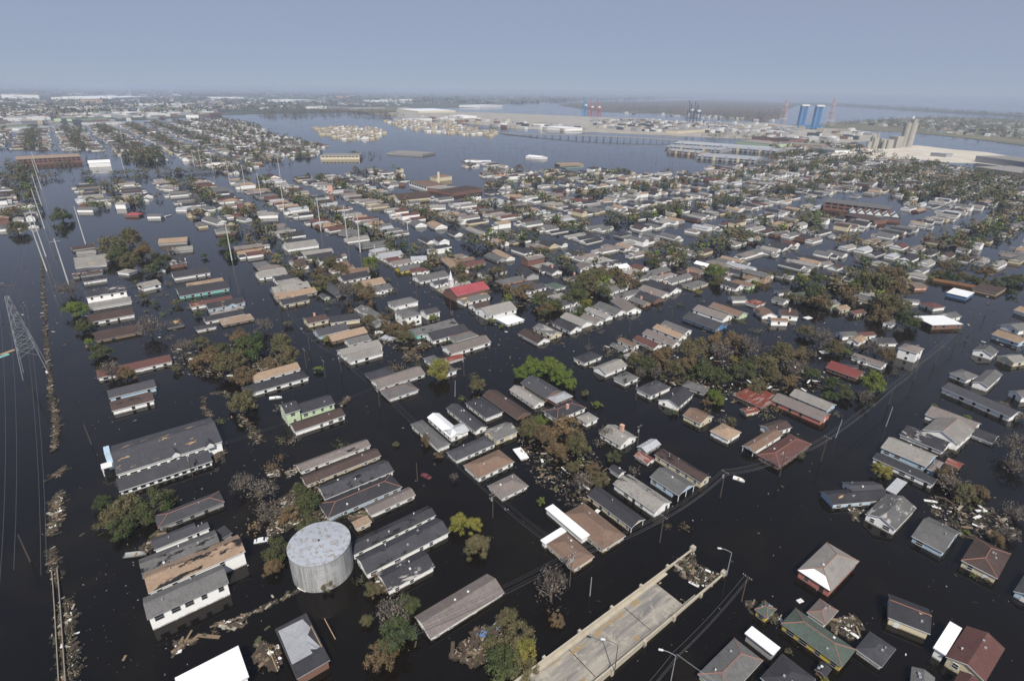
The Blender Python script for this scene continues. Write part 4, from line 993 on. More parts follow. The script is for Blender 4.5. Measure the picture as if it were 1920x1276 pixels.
debris([[(400, 1172), (430, 1165), (480, 1145), (520, 1125), (565, 1105)], [(330, 1222), (345, 1205), (365, 1200)]], 170, 'floating branch and scum line below the four joined roofs', (.3, 1.8), .1, 'floating_debris', 10, .25, (2, 5, 5, 1, 4))
debris([[(385, 1190), (440, 1172), (460, 1170)], [(330, 1215), (345, 1200)]], 50, 'long loose boards adrift above the white warehouse roof', (1, 3.5), .15, 'floating_debris', 11, .5)
debris([[(480, 1200), (525, 1215), (520, 1255), (485, 1240)]], 340, 'broken boards and sheets left of the brick store', (.3, 2.4), .5, 'debris_heap', 12)
debris([[(840, 1230), (900, 1170), (960, 1190), (900, 1250)]], 460, 'wreckage of a house under the olive trees near the bottom', (.3, 2.4), .8, 'debris_heap', 13)
debris([[(510, 950), (560, 905), (620, 980), (560, 985), (500, 1010)]], 1300, 'brown rubbish mat between bare tree and water tank', (.3, 1.5), .5, 'debris_mat', 14, 0, (2, 5, 7, 1, 3))
debris([[(650, 970), (690, 955), (700, 975), (665, 985)]], 300, 'rubbish behind the water tank between roofs', (.3, 1.5), .5, 'debris_mat', 15)
debris([[(1265, 1050), (1300, 1035), (1310, 1060), (1355, 1078), (1330, 1100), (1300, 1095), (1265, 1070)]], 420, 'rubbish washed onto the sunken end of the bridge', (.2, 1.6), .25, 'debris_mat', 16, 0, (3, 4, 8, 1, 2))
debris([[(1405, 1135), (1420, 1140), (1450, 1160), (1475, 1172)]], 330, 'line of rubbish in front of the green roofed yellow house', (.3, 1.5), .3, 'debris_line', 17, .7)
debris([[(1555, 1165), (1600, 1150), (1620, 1175), (1600, 1200), (1560, 1180)]], 220, 'branches and boards between green roof and dark hip roof', (.4, 2), .3, 'floating_debris', 18, 0, (1, 3, 8, 1, 3))
debris([[(1585, 945), (1620, 960), (1600, 975)]], 130, 'timber frames adrift in front of the torn grey roof', (.5, 2.6), .4, 'floating_debris', 19)
debris([[(1590, 930), (1600, 945), (1585, 945), (1575, 935)]], 60, 'blue and grey wreckage beside the black patched roof', (.5, 2.0), .4, 'floating_debris', 20)
debris([[(1740, 930), (1900, 960), (1900, 1010), (1800, 1010), (1750, 980)]], 520, 'wide tangle of rubbish and branches right of the slate gable house', (.3, 2.2), .5, 'debris_mat', 21, 0, (2, 3, 8, 1, 3))
debris([[(640, 730+30), (655, 745)], [(757, 650), (790, 665), (785, 680), (755, 675)]], 200, 'broken boards left of the grey roofed white house', (.4, 2.4), .7, 'debris_heap', 22)
debris([[(380, 742), (385, 770), (398, 780)], [(395, 738), (425, 735), (428, 745)]], 150, 'low wall of rubbish running up from the hall', (.3, 1.4), .3, 'debris_line', 23, .5)
debris([[(447, 778), (470, 800), (485, 830)]], 260, 'strip of rubbish between hall and green house', (.3, 1.4), .3, 'debris_line', 24, .9)
debris([[(535, 885), (560, 870), (560, 885), (540, 895)], [(498, 885), (520, 880), (525, 892), (505, 895)]], 100, 'white scraps at the left ends of the five long roofs', (.3, 1.5), .4, 'floating_debris', 25, 0, (5, 4, 3, 4, 1))
debris([[(320, 650), (480, 640), (560, 680), (500, 720), (330, 700)]], 1500, 'rubbish mat under the scrub wood at left', (.3, 2.0), .4, 'debris_mat', 26, 0, (2, 4, 8, 1, 3))
debris([[(580, 640), (720, 600), (800, 640), (780, 670), (700, 640)]], 700, 'rubbish among trees behind the stepped taupe roofs', (.3, 2.2), .5, 'debris_mat', 27)
debris([[(960, 800), (1100, 830), (1150, 900), (1080, 960), (1000, 900)]], 700, 'scattered rubbish in the water under the brown wood', (.3, 1.8), .3, 'debris_mat', 28, 0, (3, 3, 6, 1, 3))
debris([[(1180, 670), (1400, 640), (1600, 720), (1400, 760), (1250, 720)]], 1700, 'rubbish mat under the wide scrub wood', (.3, 2.2), .4, 'debris_mat', 29, 0, (2, 3, 9, 1, 3))
debris([[(0, 480), (480, 400), (1900, 480), (1900, 660), (960, 700), (0, 640)]], 2600, 'scattered rubbish adrift among the middle distance houses', (.4, 1.8), .2, 'floating_debris', 30, 0, (3, 5, 8, 1, 2))
debris([[(500, 700), (1900, 700), (1900, 1240), (700, 1240)], [(130, 700), (560, 800), (500, 1270), (140, 1270)]], 420, 'loose scraps adrift in the near streets', (.15, .9), .1, 'floating_debris', 31, 0, (3, 4, 6, 2, 1), .35)
# exposed flood wall
mb = MB(); pts = [G(107, 1065, .6), G(110, 1100, .8), G(113, 1140, .9), G(119, 1230, 1.0), G(124, 1300, 1.0)]
for dx, h in ((0, 1), (1.1, .75)):
    for p, q in zip(pts, pts[1:]):
        d = (q-p).normalized(); c_ = (p+q)/2+Vector((dx*-d.y*-1, dx*d.x*-1, 0)); c_.z = c_.z*h-.4; mb.obox(c_, (d.x, d.y, 0), (q-p).length+.1, .17, 1.0)
tag(mb.build('flood_wall', stainmat('weathered_flood_wall', (.27, .24, .19), (.14, .12, .09))), 'exposed double flood wall running to the bottom edge at left', 'wall')
# brown boundary wall by the blue building
mb = MB(); pts = [(1745, 525), (1775, 530), (1830, 540), (1880, 548)]
for p, q in zip(pts, pts[1:]):
    p, q = G(*p), G(*q); c_ = (p+q)/2; c_.z = .7; mb.obox(c_, q-p, (q-p).length, .4, 1.8)
tag(mb.build('boundary_wall', stainmat('brown_wall_paint', (.3, .15, .07))), 'brown boundary wall behind the low blue building', 'wall')
def floater(x, y, L, W, mat, lab, rot, h=.3, nm='floating_panel'):
    p = G(x, y); mb = MB(); mb.box(-L/2, L/2, -W/2, W/2, 0, h*.4); 
    for k in range(5): xx = -L/2+L*(k+.5)/5; mb.box(xx-.07, xx+.07, -W/2+.05, W/2-.05, h*.4, h*.4+.08)
    o = mb.build(nm, mat, None, p); o.rotation_euler = (.03, .04, rot); tag(o, lab, 'panel', 'panels and wreckage adrift')
floater(4, 668, 6, 2.4, stainmat('teal_paint', (.2, .42, .4)), 'teal framed panel cut by the left edge', 1.3)
floater(15, 660, 6, 1.8, BARE, 'wooden framed platform adrift at the left edge', 1.35)
floater(15, 535, 12, 1.2, WOOD, 'long dark timber adrift at the left edge above the lattice pylon', .4)
floater(728, 635, 8, 5, roofmat('mt'), 'pale sheet roof adrift in the trees behind the taupe roofs', -.5)
floater(711, 623, 4, 3, TRIM, 'small white panel adrift above the pale sheet roof', .2)
floater(1440+300/4, 480+463/4, 5, 3, TRIM, 'white panel adrift in the cross street at right', .5)
floater(1545, 660, 4, 2.5, TRIM, 'white raft beside the two storey house street', .2)
floater(1586, 933, 5, 1.2, plain('blue_tarpaulin', (.06, .22, .6), .5), 'bright blue tarpaulin beside the black patched roof', -.5)
floater(440, 1047, 1.2, .8, plain('orange_plastic', (.7, .1, .03), .5), 'small orange board adrift right of the tan roof', .4)
floater(1500, 1126+0, 1.6, 1.0, TRIM, 'small pale board between salmon house and green roof', .4)
floater(1120, 958, 1.6, 1.2, TRIM, 'white scrap beside the black roof gable', .9)
# ------------------------------------------------------------------ trees
LEAF = dict(g=((.12, .18, .03), (.17, .20, .04)), y=((.21, .21, .045), (.27, .23, .06)), d=((.055, .080, .030), (.09, .105, .04)), o=((.115, .112, .05), (.15, .128, .068)), n=((.20, .135, .07), (.135, .105, .06)), b=((.20, .175, .15), (.16, .14, .12)))
def leafmat(k):
    key = {'g': 'fresh_green', 'y': 'yellow_green', 'd': 'dark_green', 'o': 'olive', 'n': 'dead_brown', 'b': 'bare_twig'}[k]+'_foliage'
    if key in MATS: return MATS[key]
    m = newmat(key); v = coords(m); c1, c2 = LEAF[k]
    a = mixc(m, ramp(m, noise(m, v, .55, 3, .6), .4, .6), c1, c2)
    oi = N(m, 'ShaderNodeObjectInfo')
    a = mixc(m, ramp(m, oi.outputs['Random'], 0, 1, 0, .35), a, (.10, .075, .04))
    a = mixc(m, ramp(m, noise(m, v, 3.5, 2), .45, .6, 0, .5), a, tuple(x*.5 for x in c1))
    Lk(m, a, P(m).inputs['Base Color']); P(m).inputs['Roughness'].default_value = .85; P(m).inputs['Specular IOR Level'].default_value = .2
    MATS[key] = m; return m
BARK = stainmat('tree_bark', (.12, .095, .075), scale=2)
def tree_meshes(seed, kind, ncl=50, per=84, leaf=.055):
    """unit tree: crown radius about 1, height of crown 0..~1.7; water level z=0"""
    rnd = random.Random(seed); tk = MB(); cr = MB(); tips = []
    spread = 1.0; flat = {'g': .8, 'd': .85, 'o': .85, 'n': .8, 'b': 1.0, 'y': .95}[kind]
    tk.tube((0, 0, -.15), (0, 0, .45), .07, .05, 7)
    nb = 7 if kind != 'b' else 11
    for k in range(nb):
        an = 2*math.pi*(k+rnd.random()*.8)/nb; el = rnd.uniform(.25, 1.35); L = rnd.uniform(.55, .95)
        p0 = Vector((0, 0, rnd.uniform(.2, .5))); d = Vector((math.cos(an)*math.cos(el), math.sin(an)*math.cos(el), math.sin(el)*flat))
        p1 = p0+d*L*.55; p2 = p1+(d+Vector((rnd.gauss(0, .25), rnd.gauss(0, .25), rnd.gauss(.1, .2)))).normalized()*L*.55
        tk.tube(p0, p1, .035, .024, 5, cap=False); tk.tube(p1, p2, .024, .012, 5, cap=False); tips += [p1.lerp(p2, .5), p2]
        for q in range(6 if kind == 'b' else 2):
            t = rnd.uniform(.3, 1); s = p0.lerp(p1, t) if rnd.random() < .4 else p1.lerp(p2, t)
            e_ = s+Vector((rnd.gauss(0, 1), rnd.gauss(0, 1), rnd.gauss(.5, .7))).normalized()*rnd.uniform(.2, .42)
            tk.tube(s, e_, .012, .005, 4, cap=False); tips.append(e_)
            if kind == 'b':
                for _ in range(5):
                    f_ = e_+Vector((rnd.gauss(0, 1), rnd.gauss(0, 1), rnd.gauss(.4, .8))).normalized()*rnd.uniform(.1, .25); tk.tube(s.lerp(e_, rnd.uniform(.4, 1)), f_, .006, .002, 3, cap=False)
    cl = []
    for k in range(ncl):
        if rnd.random() < .35: c = rnd.choice(tips)
        else:
            an = rnd.random()*6.283; zz = rnd.random()**.8; rr = math.sqrt(max(0, 1-(zz*.9)**2))*rnd.uniform(.55, .95); c = Vector((rr*math.cos(an), rr*math.sin(an), .18+zz*1.15*flat))
        cl.append((c, rnd.uniform(.13, .30)))
    if kind == 'b': per = int(per*.12)
    for c, r in cl:
        for k in range(int(per*(r/.22)**2)):
            d = Vector((rnd.gauss(0, 1), rnd.gauss(0, 1), rnd.gauss(0, .8))).normalized(); p = c+d*r*rnd.uniform(.35, 1.1)
            if p.z < .02: continue
            nrm = (d+Vector((rnd.gauss(0, .6), rnd.gauss(0, .6), rnd.gauss(.3, .5)))).normalized(); a = nrm.cross(Vector((rnd.random(), rnd.random(), rnd.random()))).normalized(); b = nrm.cross(a); s = leaf*rnd.uniform(.5, 1.15)
            cr.face([p-a*s, p-b*s*.6, p+a*s, p+b*s*.6])
    return cr.mesh('crown_'+kind, leafmat(kind)), tk.mesh('trunk_'+kind, BARK)
TP = {k: [tree_meshes(i*10+j, k) for j in range(3)] for i, k in enumerate('gydonb')}
TPL = {k: [tree_meshes(100+i*10+j, k, 24, 34, .09) for j in range(2)] for i, k in enumerate('gydonb')}
KW = dict(g='fresh green', y='yellow green', d='dark green', o='olive brown', n='dead brown', b='bare twiggy')
TREES = []; TXY = []
def tree(p, r, k, label=None, hs=1.0, low=False, name=None, squash=1.0):
    cm, tm = random.choice((TPL if low else TP)[k]); bush = name == 'bush'
    e = empty(name or 'tree', p, random.random()*6.28); e.scale = (r, r, r*hs)
    o = bpy.data.objects.new('crown', cm); col.objects.link(o); o.parent = e
    o = bpy.data.objects.new('trunk', tm); col.objects.link(o); o.parent = e
    TREES.append([e, PX(Vector(p)+Vector((0, 0, r*.7))), k, label, name or 'tree']); TXY.append((p[0], p[1], r))
    return e
TL = """205 965 30 o;240 950 32 o;285 945 34 d;225 988 26 d;310 930 20 o;193 942 18 d;262 968 26 d
455 905 28 b;490 922 34 b;502 960 26 n;542 962 22 n;578 942 30 d;560 915 16 d;518 1030 26 d;512 1062 20 n;575 985 22 d;610 1095 16 n
735 1150 40 n;742 1190 40 d;716 1224 32 n;762 1130 24 d;700 1105 18 n;688 1160 14 o
860 980 21 y;889 984 18 y;893 1022 27 n
950 1160 26 o;975 1192 36 o;942 1240 40 d;985 1250 30 o;925 1205 24 n;1034 1108 38 b;1046 1160 16 n;985 1222 28 y
455 750 30 o;345 650 20 o;392 668 28 n;430 680 32 o;470 650 34 d;495 610 20 o;522 640 24 o;542 665 22 o;460 700 26 n;366 680 15 n;502 680 24 n;410 650 18 d;330 690 12 n;375 640 16 o;450 630 20 n
140 577 23 g;158 608 18 d;186 655 22 d;166 639 11 g;206 695 24 b;235 700 18 n;128 540 22 b;280 612 28 b;270 537 11 n;268 555 12 n;290 568 8 d;330 565 12 o;370 586 11 d
210 462 28 o;238 446 24 o;222 474 22 d;300 482 20 d;286 502 16 d;246 488 20 o;270 470 18 n;318 470 16 n;115 402 19 d;112 425 12 d;30 425 18 o;10 405 14 o;425 452 18 d;432 476 13 d;384 478 9 d
650 545 26 n;690 553 22 n;672 538 16 o;695 492 17 g;597 690 11 g;618 495 20 o;640 500 14 n;727 522 7 o;720 600 14 n;736 612 20 n;760 628 20 o;690 598 16 o;745 590 13 n;765 610 16 n;812 592 12 g;825 693 24 y;895 722 17 o;920 598 9 g;940 610 6 g;797 645 9 n;540 605 10 o;612 635 10 y
1000 685 26 g;1032 680 24 g;1058 712 26 g;976 697 15 g;1048 695 18 g;990 798 28 n;1020 812 26 n;1060 800 34 n;1082 832 28 o;1045 842 24 n;1012 790 16 g;1092 902 24 n;1128 898 18 o;1138 812 18 b;1150 855 15 d;1075 875 16 o;1110 880 18 n;970 805 10 g
1015 937 10 g;1041 916 5 g;1120 755 11 g;1097 735 10 o;865 978 10 y;742 832 8 n;852 894 12 b;798 825 13 n;822 850 12 n
1100 528 30 o;1080 550 28 d;1122 520 24 o;1152 508 20 n;1130 545 18 d;1085 585 16 d;1100 568 14 y;1062 590 10 o;1030 575 14 n;1022 585 12 d;1140 480 10 o;1227 492 14 d;1195 505 10 y
1340 505 19 g;1345 525 15 o;1416 530 12 g;1310 545 8 y;1380 555 10 o
1192 672 20 o;1215 682 20 d;1242 668 26 n;1262 690 22 o;1300 652 32 o;1350 655 28 o;1382 638 26 n;1320 692 26 d;1350 702 22 d;1392 690 26 d;1430 680 28 o;1462 660 28 n;1492 690 24 o;1522 700 18 d;1422 722 20 o;1200 700 14 b;1230 700 16 b;1560 716 16 d;1586 735 18 d;1555 740 16 d;1340 737 14 g;1347 750 13 g;1262 770 11 d;1325 752 12 n;1376 672 10 y;1340 640 20 n;1405 650 24 n;1445 700 20 o;1480 715 18 n;1500 665 20 n;1290 680 20 n
1635 715 25 g;1622 745 18 n;1542 630 28 n;1512 618 20 n;1562 648 20 o;1585 655 12 g;1660 562 32 o;1640 532 32 o;1672 508 28 n;1692 572 20 o;1620 518 20 o;1650 590 22 n;1530 520 19 d;1502 525 15 y;1705 598 24 d;1690 582 14 d;1448 512 11 o;1476 512 13 d;1600 540 16 o;1680 540 24 n;1530 570 8 n;1645 655 22 o;1665 668 18 n;1620 650 10 n
1652 882 20 y;1372 788 12 o;1790 905 34 n;1812 925 28 o;1770 892 22 n;1838 920 18 n;1902 838 32 b;1906 872 26 b;1908 958 28 b;1812 997 8 g;1752 760 8 g;1816 782 8 g;1790 845 8 o;1912 780 14 b;1880 760 14 b;1850 1085 6 o;1826 1078 6 g;1480 1220 8 n;1545 1270 10 y;1470 860 8 g;1500 850 10 o;1895 1000 20 n;1870 1010 16 n
1760 512 14 o;1782 518 14 d;1804 520 14 o;1826 524 14 d;1848 528 12 o;1870 530 14 d;1892 525 16 d;1910 520 16 d;1770 500 14 n;1850 510 16 n;1745 518 10 y;1900 545 12 d
"""
big = []
for s in TL.replace('\n', ';').split(';'):
    t = s.split()
    if len(t) != 4: continue
    x, y, r, k = float(t[0]), float(t[1]), float(t[2]), t[3]
    g0 = G(x, y, 2); rm_ = r*MPP(g0)*1.02; c = G(x, y, min(6.5, rm_*.65)); rm_ = r*MPP(c)*1.05
    big.append((x, y, r, k, c, rm_))
for x, y, r, k, c, rm_ in big:
    k = 'b' if k in 'no' and r > 13 and x not in (893, 742) and random.random() < .16 else ('o' if k == 'n' and random.random() < .15 else k); tree((c.x, c.y, 0), rm_*.93, k, None, (1.5 if x == 1034 else random.uniform(.85, 1.15))*(1 if r > 12 else .8), low=r < 13, name='bush' if rm_ < 2.6 else None)
TLAB = {(860, 980): 'larger round yellow green bush in open water right of the charcoal roofs', (893, 1022): 'round reddish brown leafless bush standing below two yellow green bushes', (889, 984): 'smaller yellow green bush touching the larger yellow green bush', (1034, 1108): 'tall bare grey tree beside the bridge', (140, 577): 'bright green tree at the left end of the long two storey white house', (695, 492): 'round fresh green tree beside the tan roofed cream house', (597, 690): 'small bright green bush in open water right of the long black hip roof', (1635, 715): 'tall bright green tree at the right end of the red roofed brick house', (825, 693): 'yellow green tree in front of the grey roofed white house', (1705, 598): 'dark green tree beside the flat white roofed brick building', (1340, 505): 'tall fresh green tree beside the pale metal roofed row', (812, 592): 'small fresh green tree beside the tall white two storey house', (1120, 755): 'round green bush in open water above the chimney house', (1015, 937): 'small green bush in open water above the narrow white carport', (166, 639): 'low bright green bush at the left end of the long brown roof', (206, 695): 'fallen grey bare tree lying across the reddish roof', (742, 832): 'small brown treetop in open water right of the five long roofs'}
for t in TREES:
    for k, v in TLAB.items():
        if abs(t[1][0]-k[0]) < 6 and abs(t[1][1]-k[1]) < 12 and not t[3]:
            d = [b for b in big if b[0] == k[0] and b[1] == k[1]]
            if d and abs(t[0].location.x-d[0][4].x) < .01: t[3] = v
# ------------------------------------------------------------------ middle distance blocks, laid out on the street grid
BUILT = [[(460, 478), (480, 510), (600, 560), (900, 565), (1000, 600), (1420, 600), (1700, 560), (1760, 500), (1990, 512), (1990, 330), (1920, 330), (1830, 318), (1700, 300), (1590, 298), (1450, 290), (1440, 310), (1380, 308), (1290, 322), (1190, 326), (1130, 318), (1000, 322), (870, 300), (860, 330), (760, 318), (700, 318), (560, 335), (480, 338), (470, 400)],
         [(105, 400), (110, 350), (190, 345), (260, 345), (300, 340), (470, 338), (470, 440), (400, 440), (330, 420), (290, 370), (270, 385), (150, 400)],
         [(-40, 440), (-40, 355), (60, 352), (82, 378), (62, 440)],
         [(0, 238), (150, 238), (250, 232), (420, 222), (480, 232), (500, 250), (560, 262), (610, 272), (590, 296), (520, 300), (470, 318), (430, 328), (360, 306), (300, 300), (240, 296), (170, 282), (0, 280)],
         [(1450, 300), (1440, 268), (1600, 270), (1640, 285), (1600, 300)]]
HOLES = [[(1535, 370), (1690, 372), (1700, 422), (1535, 402)], [(758, 316), (912, 316), (912, 372), (758, 372)], [(440, 600), (500, 500), (560, 600), (500, 640)]]
grid = {}
def near(x, y, d):
    gx, gy = int(x//20), int(y//20)
    for i in range(gx-1, gx+2):
        for j in range(gy-1, gy+2):
            for (a, b, rr) in grid.get((i, j), ()):
                if (a-x)**2+(b-y)**2 < (d+rr)**2: return True
    return False
def addg(x, y, r): grid.setdefault((int(x//20), int(y//20)), []).append((x, y, r))
for f in FOOT: addg(f[0], f[1], max(3, min(f[2], 7)))
BL = [70, 192, 298, 407, 521]
while BL[-1] < 3000: BL.append(BL[-1]+112)
rnd = random.Random(11); cand = []; tcand = []
for ib in range(-22, 26):
    b0 = 72+76*ib
    for ia in range(len(BL)-1):
        a0, a1 = BL[ia], BL[ia+1]; q = PX(BA(b0+38, (a0+a1)/2))
        if q[1] < 215 or q[1] > 560 or q[0] < -150 or q[0] > 2080: continue
        orient = 0 if rnd.random() < (.7 if b0 < 250 else .22) else 1
        if orient == 1:
            for ra in (.39, .61):
                b = b0+9
                while b < b0+68:
                    if rnd.random() < .55: cand.append((b, a0+(a1-a0)*ra+rnd.uniform(-3, 3), rnd.choice((0, 1, 1)), rnd.uniform(7, 13), rnd.uniform(5.5, 8)))
                    b += rnd.uniform(9, 13)
        if orient == 0:
            for side in (0, 1):
                a = a0+10
                while a < a1-8:
                    cand.append((b0+(10+rnd.uniform(8, 11) if side == 0 else 76-10-rnd.uniform(8, 11)), a+rnd.uniform(-.8, .8), 0, rnd.uniform(13, 21), rnd.uniform(6.5, 9.5))); a += rnd.uniform(8.8, 11.5)
                    
                    for _ in range(rnd.choice((1, 1, 2, 3))): tcand.append((b0+38+rnd.uniform(-16, 16), a))
        else:
            for side in (0, 1):
                b = b0+8
                while b < b0+70:
                    cand.append((b+rnd.uniform(-.8, .8), (a0+7+rnd.uniform(7, 13) if side == 0 else a1-7-rnd.uniform(7, 13)), 1 if rnd.random() < .88 else 0, rnd.uniform(11, 18), rnd.uniform(6.5, 9))); b += rnd.uniform(8.6, 10.8)
                    if rnd.random() < .6: tcand.append((b, (a0+a1)/2+rnd.uniform(-22, 22)))
            for _ in range(24): tcand.append((b0+rnd.uniform(8, 68), (a0+a1)/2+rnd.uniform(-15, 15)))
def ok(p):
    q = PX(p); return any(inpoly(q[0], q[1], b) for b in BUILT) and not any(inpoly(q[0], q[1], b) for b in HOLES)
RK = ['gy']*7+['lg']*7+['dk']*6+['sl']*4+['pk']*4+['tn']*2+['bg']*2+['br']*3+['rb']*2+['mt']+['wh']
WK = ['wh']*12+['cr']*3+['gy']*2+['bl', 'gn', 'bk', 'bk', 'tn', 'pk']
keep = []
for c in sorted(cand, key=lambda c: (BA(c[0], c[1])-CAM).length):
    p = BA(c[0], c[1])
    if rnd.random() < .07 or not ok(p) or near(p.x, p.y, 4.3): continue
    keep.append(c); addg(p.x, p.y, 4.0)
NH = 298-len(HOUSES)
keep = [('d', d) for d in DEFER]+[('p', c) for c in keep]
keep.sort(key=lambda t: ((t[1][0][0] if t[0] == 'd' else BA(t[1][0], t[1][1]))-CAM).length)
far_mats = [roofmat(k) for k in ('gy', 'lg', 'dk', 'pk', 'br', 'tn', 'mt', 'rb')]+[wallmat(k) for k in ('wh', 'cr', 'gy', 'bk')]+[plain('open_dark_window', (.05, .05, .055), .5)]
fm = MB()
def lowhouse(fm, c, ud, L, W, z, ri, wi, hip=False, vz=-.3):
    vd = Vector((-ud.y, ud.x, 0)); hl, hw = L/2, W/2; zr = z+W*.2; i = len(fm.v)
    E = [c+ud*(a*hl)+vd*(b*hw)+Vector((0, 0, z)) for a, b in ((-1, -1), (1, -1), (1, 1), (-1, 1))]
    k = (hl-hw*.9)/hl if hip else 1.0
    rg = [c-ud*hl*k+Vector((0, 0, zr)), c+ud*hl*k+Vector((0, 0, zr))]
    Bm = [c+ud*(a*(hl-.3))+vd*(b*(hw-.3))+Vector((0, 0, vz)) for a, b in ((-1, -1), (1, -1), (1, 1), (-1, 1))]
    Tm = [p+Vector((0, 0, z-vz-.05)) for p in Bm]
    fm.face([E[0], E[1], rg[1], rg[0]], ri); fm.face([E[2], E[3], rg[0], rg[1]], ri)
    (fm.face([E[1], E[2], rg[1]], ri if hip else wi), fm.face([E[3], E[0], rg[0]], ri if hip else wi))
    for a in range(4): b = (a+1) % 4; fm.face([Bm[a], Bm[b], Tm[b], Tm[a]], wi)
RI = {'gy': 0, 'lg': 1, 'dk': 2, 'sl': 2, 'pk': 3, 'br': 4, 'tn': 5, 'bg': 5, 'mt': 6, 'wh': 6, 'rb': 7, 'rd': 7, 'gn': 2, 'rs': 7}
for n_, (ty, c) in enumerate(keep):
    if ty == 'd':
        pts, z, st, rk, wk, fl = c
        if n_ < NH: house(*pts, z, st, rk, wk, fl)
        else:
            u = pts[1]-pts[0]; u.z = 0; L = u.length; u.normalize(); vv = Vector((-u.y, u.x, 0)); wv = (pts[2]-pts[1]).dot(vv); W = min(abs(wv), max(8, .62*L)); cc = (pts[0]+pts[1])/2+vv*(W/2*(1 if wv > 0 else -1)); cc.z = 0
            if W > L: u, L, W = vv, W, L
            lowhouse(fm, cc, u, L, W, z, RI.get(rk, 0), 8+{'wh': 0, 'cr': 1, 'gy': 2, 'bk': 3, 'tn': 1}.get(wk, 0), st == 'h')
        continue
    p = BA(c[0]+0, c[1]); rk, wk = rnd.choice(RK), rnd.choice(WK); z = rnd.choice((1.3, 1.6, 1.8, 2.0, 2.2, 2.4)); z = z if rnd.random() > .05 else 4.4
    ud = UB if c[2] == 0 else UA; an = rnd.gauss(0, .05)
    ud = Vector((ud.x*math.cos(an)-ud.y*math.sin(an), ud.x*math.sin(an)+ud.y*math.cos(an), 0)); vd = Vector((-ud.y, ud.x, 0)); L, W = c[3], c[4]
    st = 'h' if rnd.random() < .25 else 'g'
    if n_ < NH:
        s = -1 if (vd.y*-1) < 0 else 1    # near eave: the side facing the camera
        near_v = -vd if (-vd).dot(CAM-p) > 0 else vd
        A = p-ud*(L/2)+near_v*(W/2)+Vector((0, 0, z)); B = p+ud*(L/2)+near_v*(W/2)+Vector((0, 0, z)); C_ = B-near_v*W
        house(A, B, C_, z, st, rk, wk, 'B')
    else:
        pp = p; ri = {'gy': 0, 'lg': 1, 'dk': 2, 'sl': 2, 'pk': 3, 'br': 4, 'tn': 5, 'bg': 5, 'mt': 6, 'wh': 6, 'rb': 7}[rk]; wi = 8+{'wh': 0, 'cr': 1, 'gy': 2, 'bk': 3}.get(wk, 0)
        lowhouse(fm, pp, ud, L, W, z, ri, wi, st == 'h')
        if rnd.random() < .6:
            q = pp+ud*(rnd.choice((-1, 1))*(L/2+2.5))+vd*rnd.uniform(-2, 2); lowhouse(fm, q, ud, 4.5, 5, z*.8, rnd.choice((0, 1, 2, 3)), 8)
# far suburb, past the street grid: scattered small roofs and pale sheds on land
def scatter(polyg, n, seed, f):
    r = random.Random(seed); xs = [p[0] for p in polyg]; ys = [p[1] for p in polyg]; k = t = 0
    while k < n and t < n*30:
        t += 1; x, y = r.uniform(min(xs), max(xs)), r.uniform(min(ys), max(ys))
        if inpoly(x, y, polyg): f(G(x, y), r, x, y); k += 1
def fvh(p, r, x, y):
    ud = UB if r.random() < .5 else UA; lowhouse(fm, p, ud, r.uniform(11, 17), r.uniform(8, 10), r.uniform(3.5, 6), r.choice((1, 5, 3, 1)), r.choice((8, 9, 9)), False)
scatter([(590, 240), (625, 238), (700, 240), (722, 250), (700, 262), (640, 262), (600, 252)], 130, 31, fvh)
scatter([(715, 226), (770, 226), (850, 234), (930, 248), (925, 256), (850, 252), (760, 243)], 190, 32, fvh)
tag(fm.build('distant_houses', far_mats), 'far off mass of small flooded houses filling the blocks towards the canal', 'houses', None, 'stuff')
sc = MB(); SCM = [leafmat(k) for k in 'onbdg']
def scrub(p, r, rn, ki):
    for _ in range(70):
        d = Vector((rn.gauss(0, .5), rn.gauss(0, .5), abs(rn.gauss(0, .45)))); q = p+d*r; s = r*rn.uniform(.05, .14)
        a = Vector((rn.gauss(0, 1), rn.gauss(0, 1), rn.gauss(0, .6))).normalized(); b = a.cross(Vector((rn.gauss(0, .4), rn.gauss(0, .4), 1))).normalized(); sc.face([q-a*s, q-b*s, q+a*s, q+b*s], ki)
    for _ in range(4):
        an = rn.random()*6.28; e_ = p+Vector((math.cos(an)*r*.8, math.sin(an)*r*.8, r*rn.uniform(.2, 1.1))); sc.tube(p, e_, .05, .02, 3, 2, cap=False)
rs = random.Random(91); cnt_ = 0
for _ in range(5000):
    ib = rs.randint(-1, 10); b = 72+76*ib+38+rs.gauss(0, 10); a = rs.uniform(60, 470); p = BA(b, a); q = PX(p)
    if q[0] < 150 or q[0] > 1950 or q[1] < 470 or q[1] > 1120 or (abs((a-70) % 112-0) < 10): continue
    if q[1] > 640 and near(p.x, p.y, 14) is False: continue
    if near(p.x, p.y, -2.2): continue
    scrub(Vector((p.x, p.y, 0)), rs.uniform(1.0, 2.8), rs, rs.choices(range(5), (5, 4, 5, 3, 1))[0]); cnt_ += 1
    if cnt_ > 380: break
tag(sc.build('drowned_scrub', SCM), 'low scrub and broken branches poking out of the water in the back yards', 'scrub', None, 'stuff')
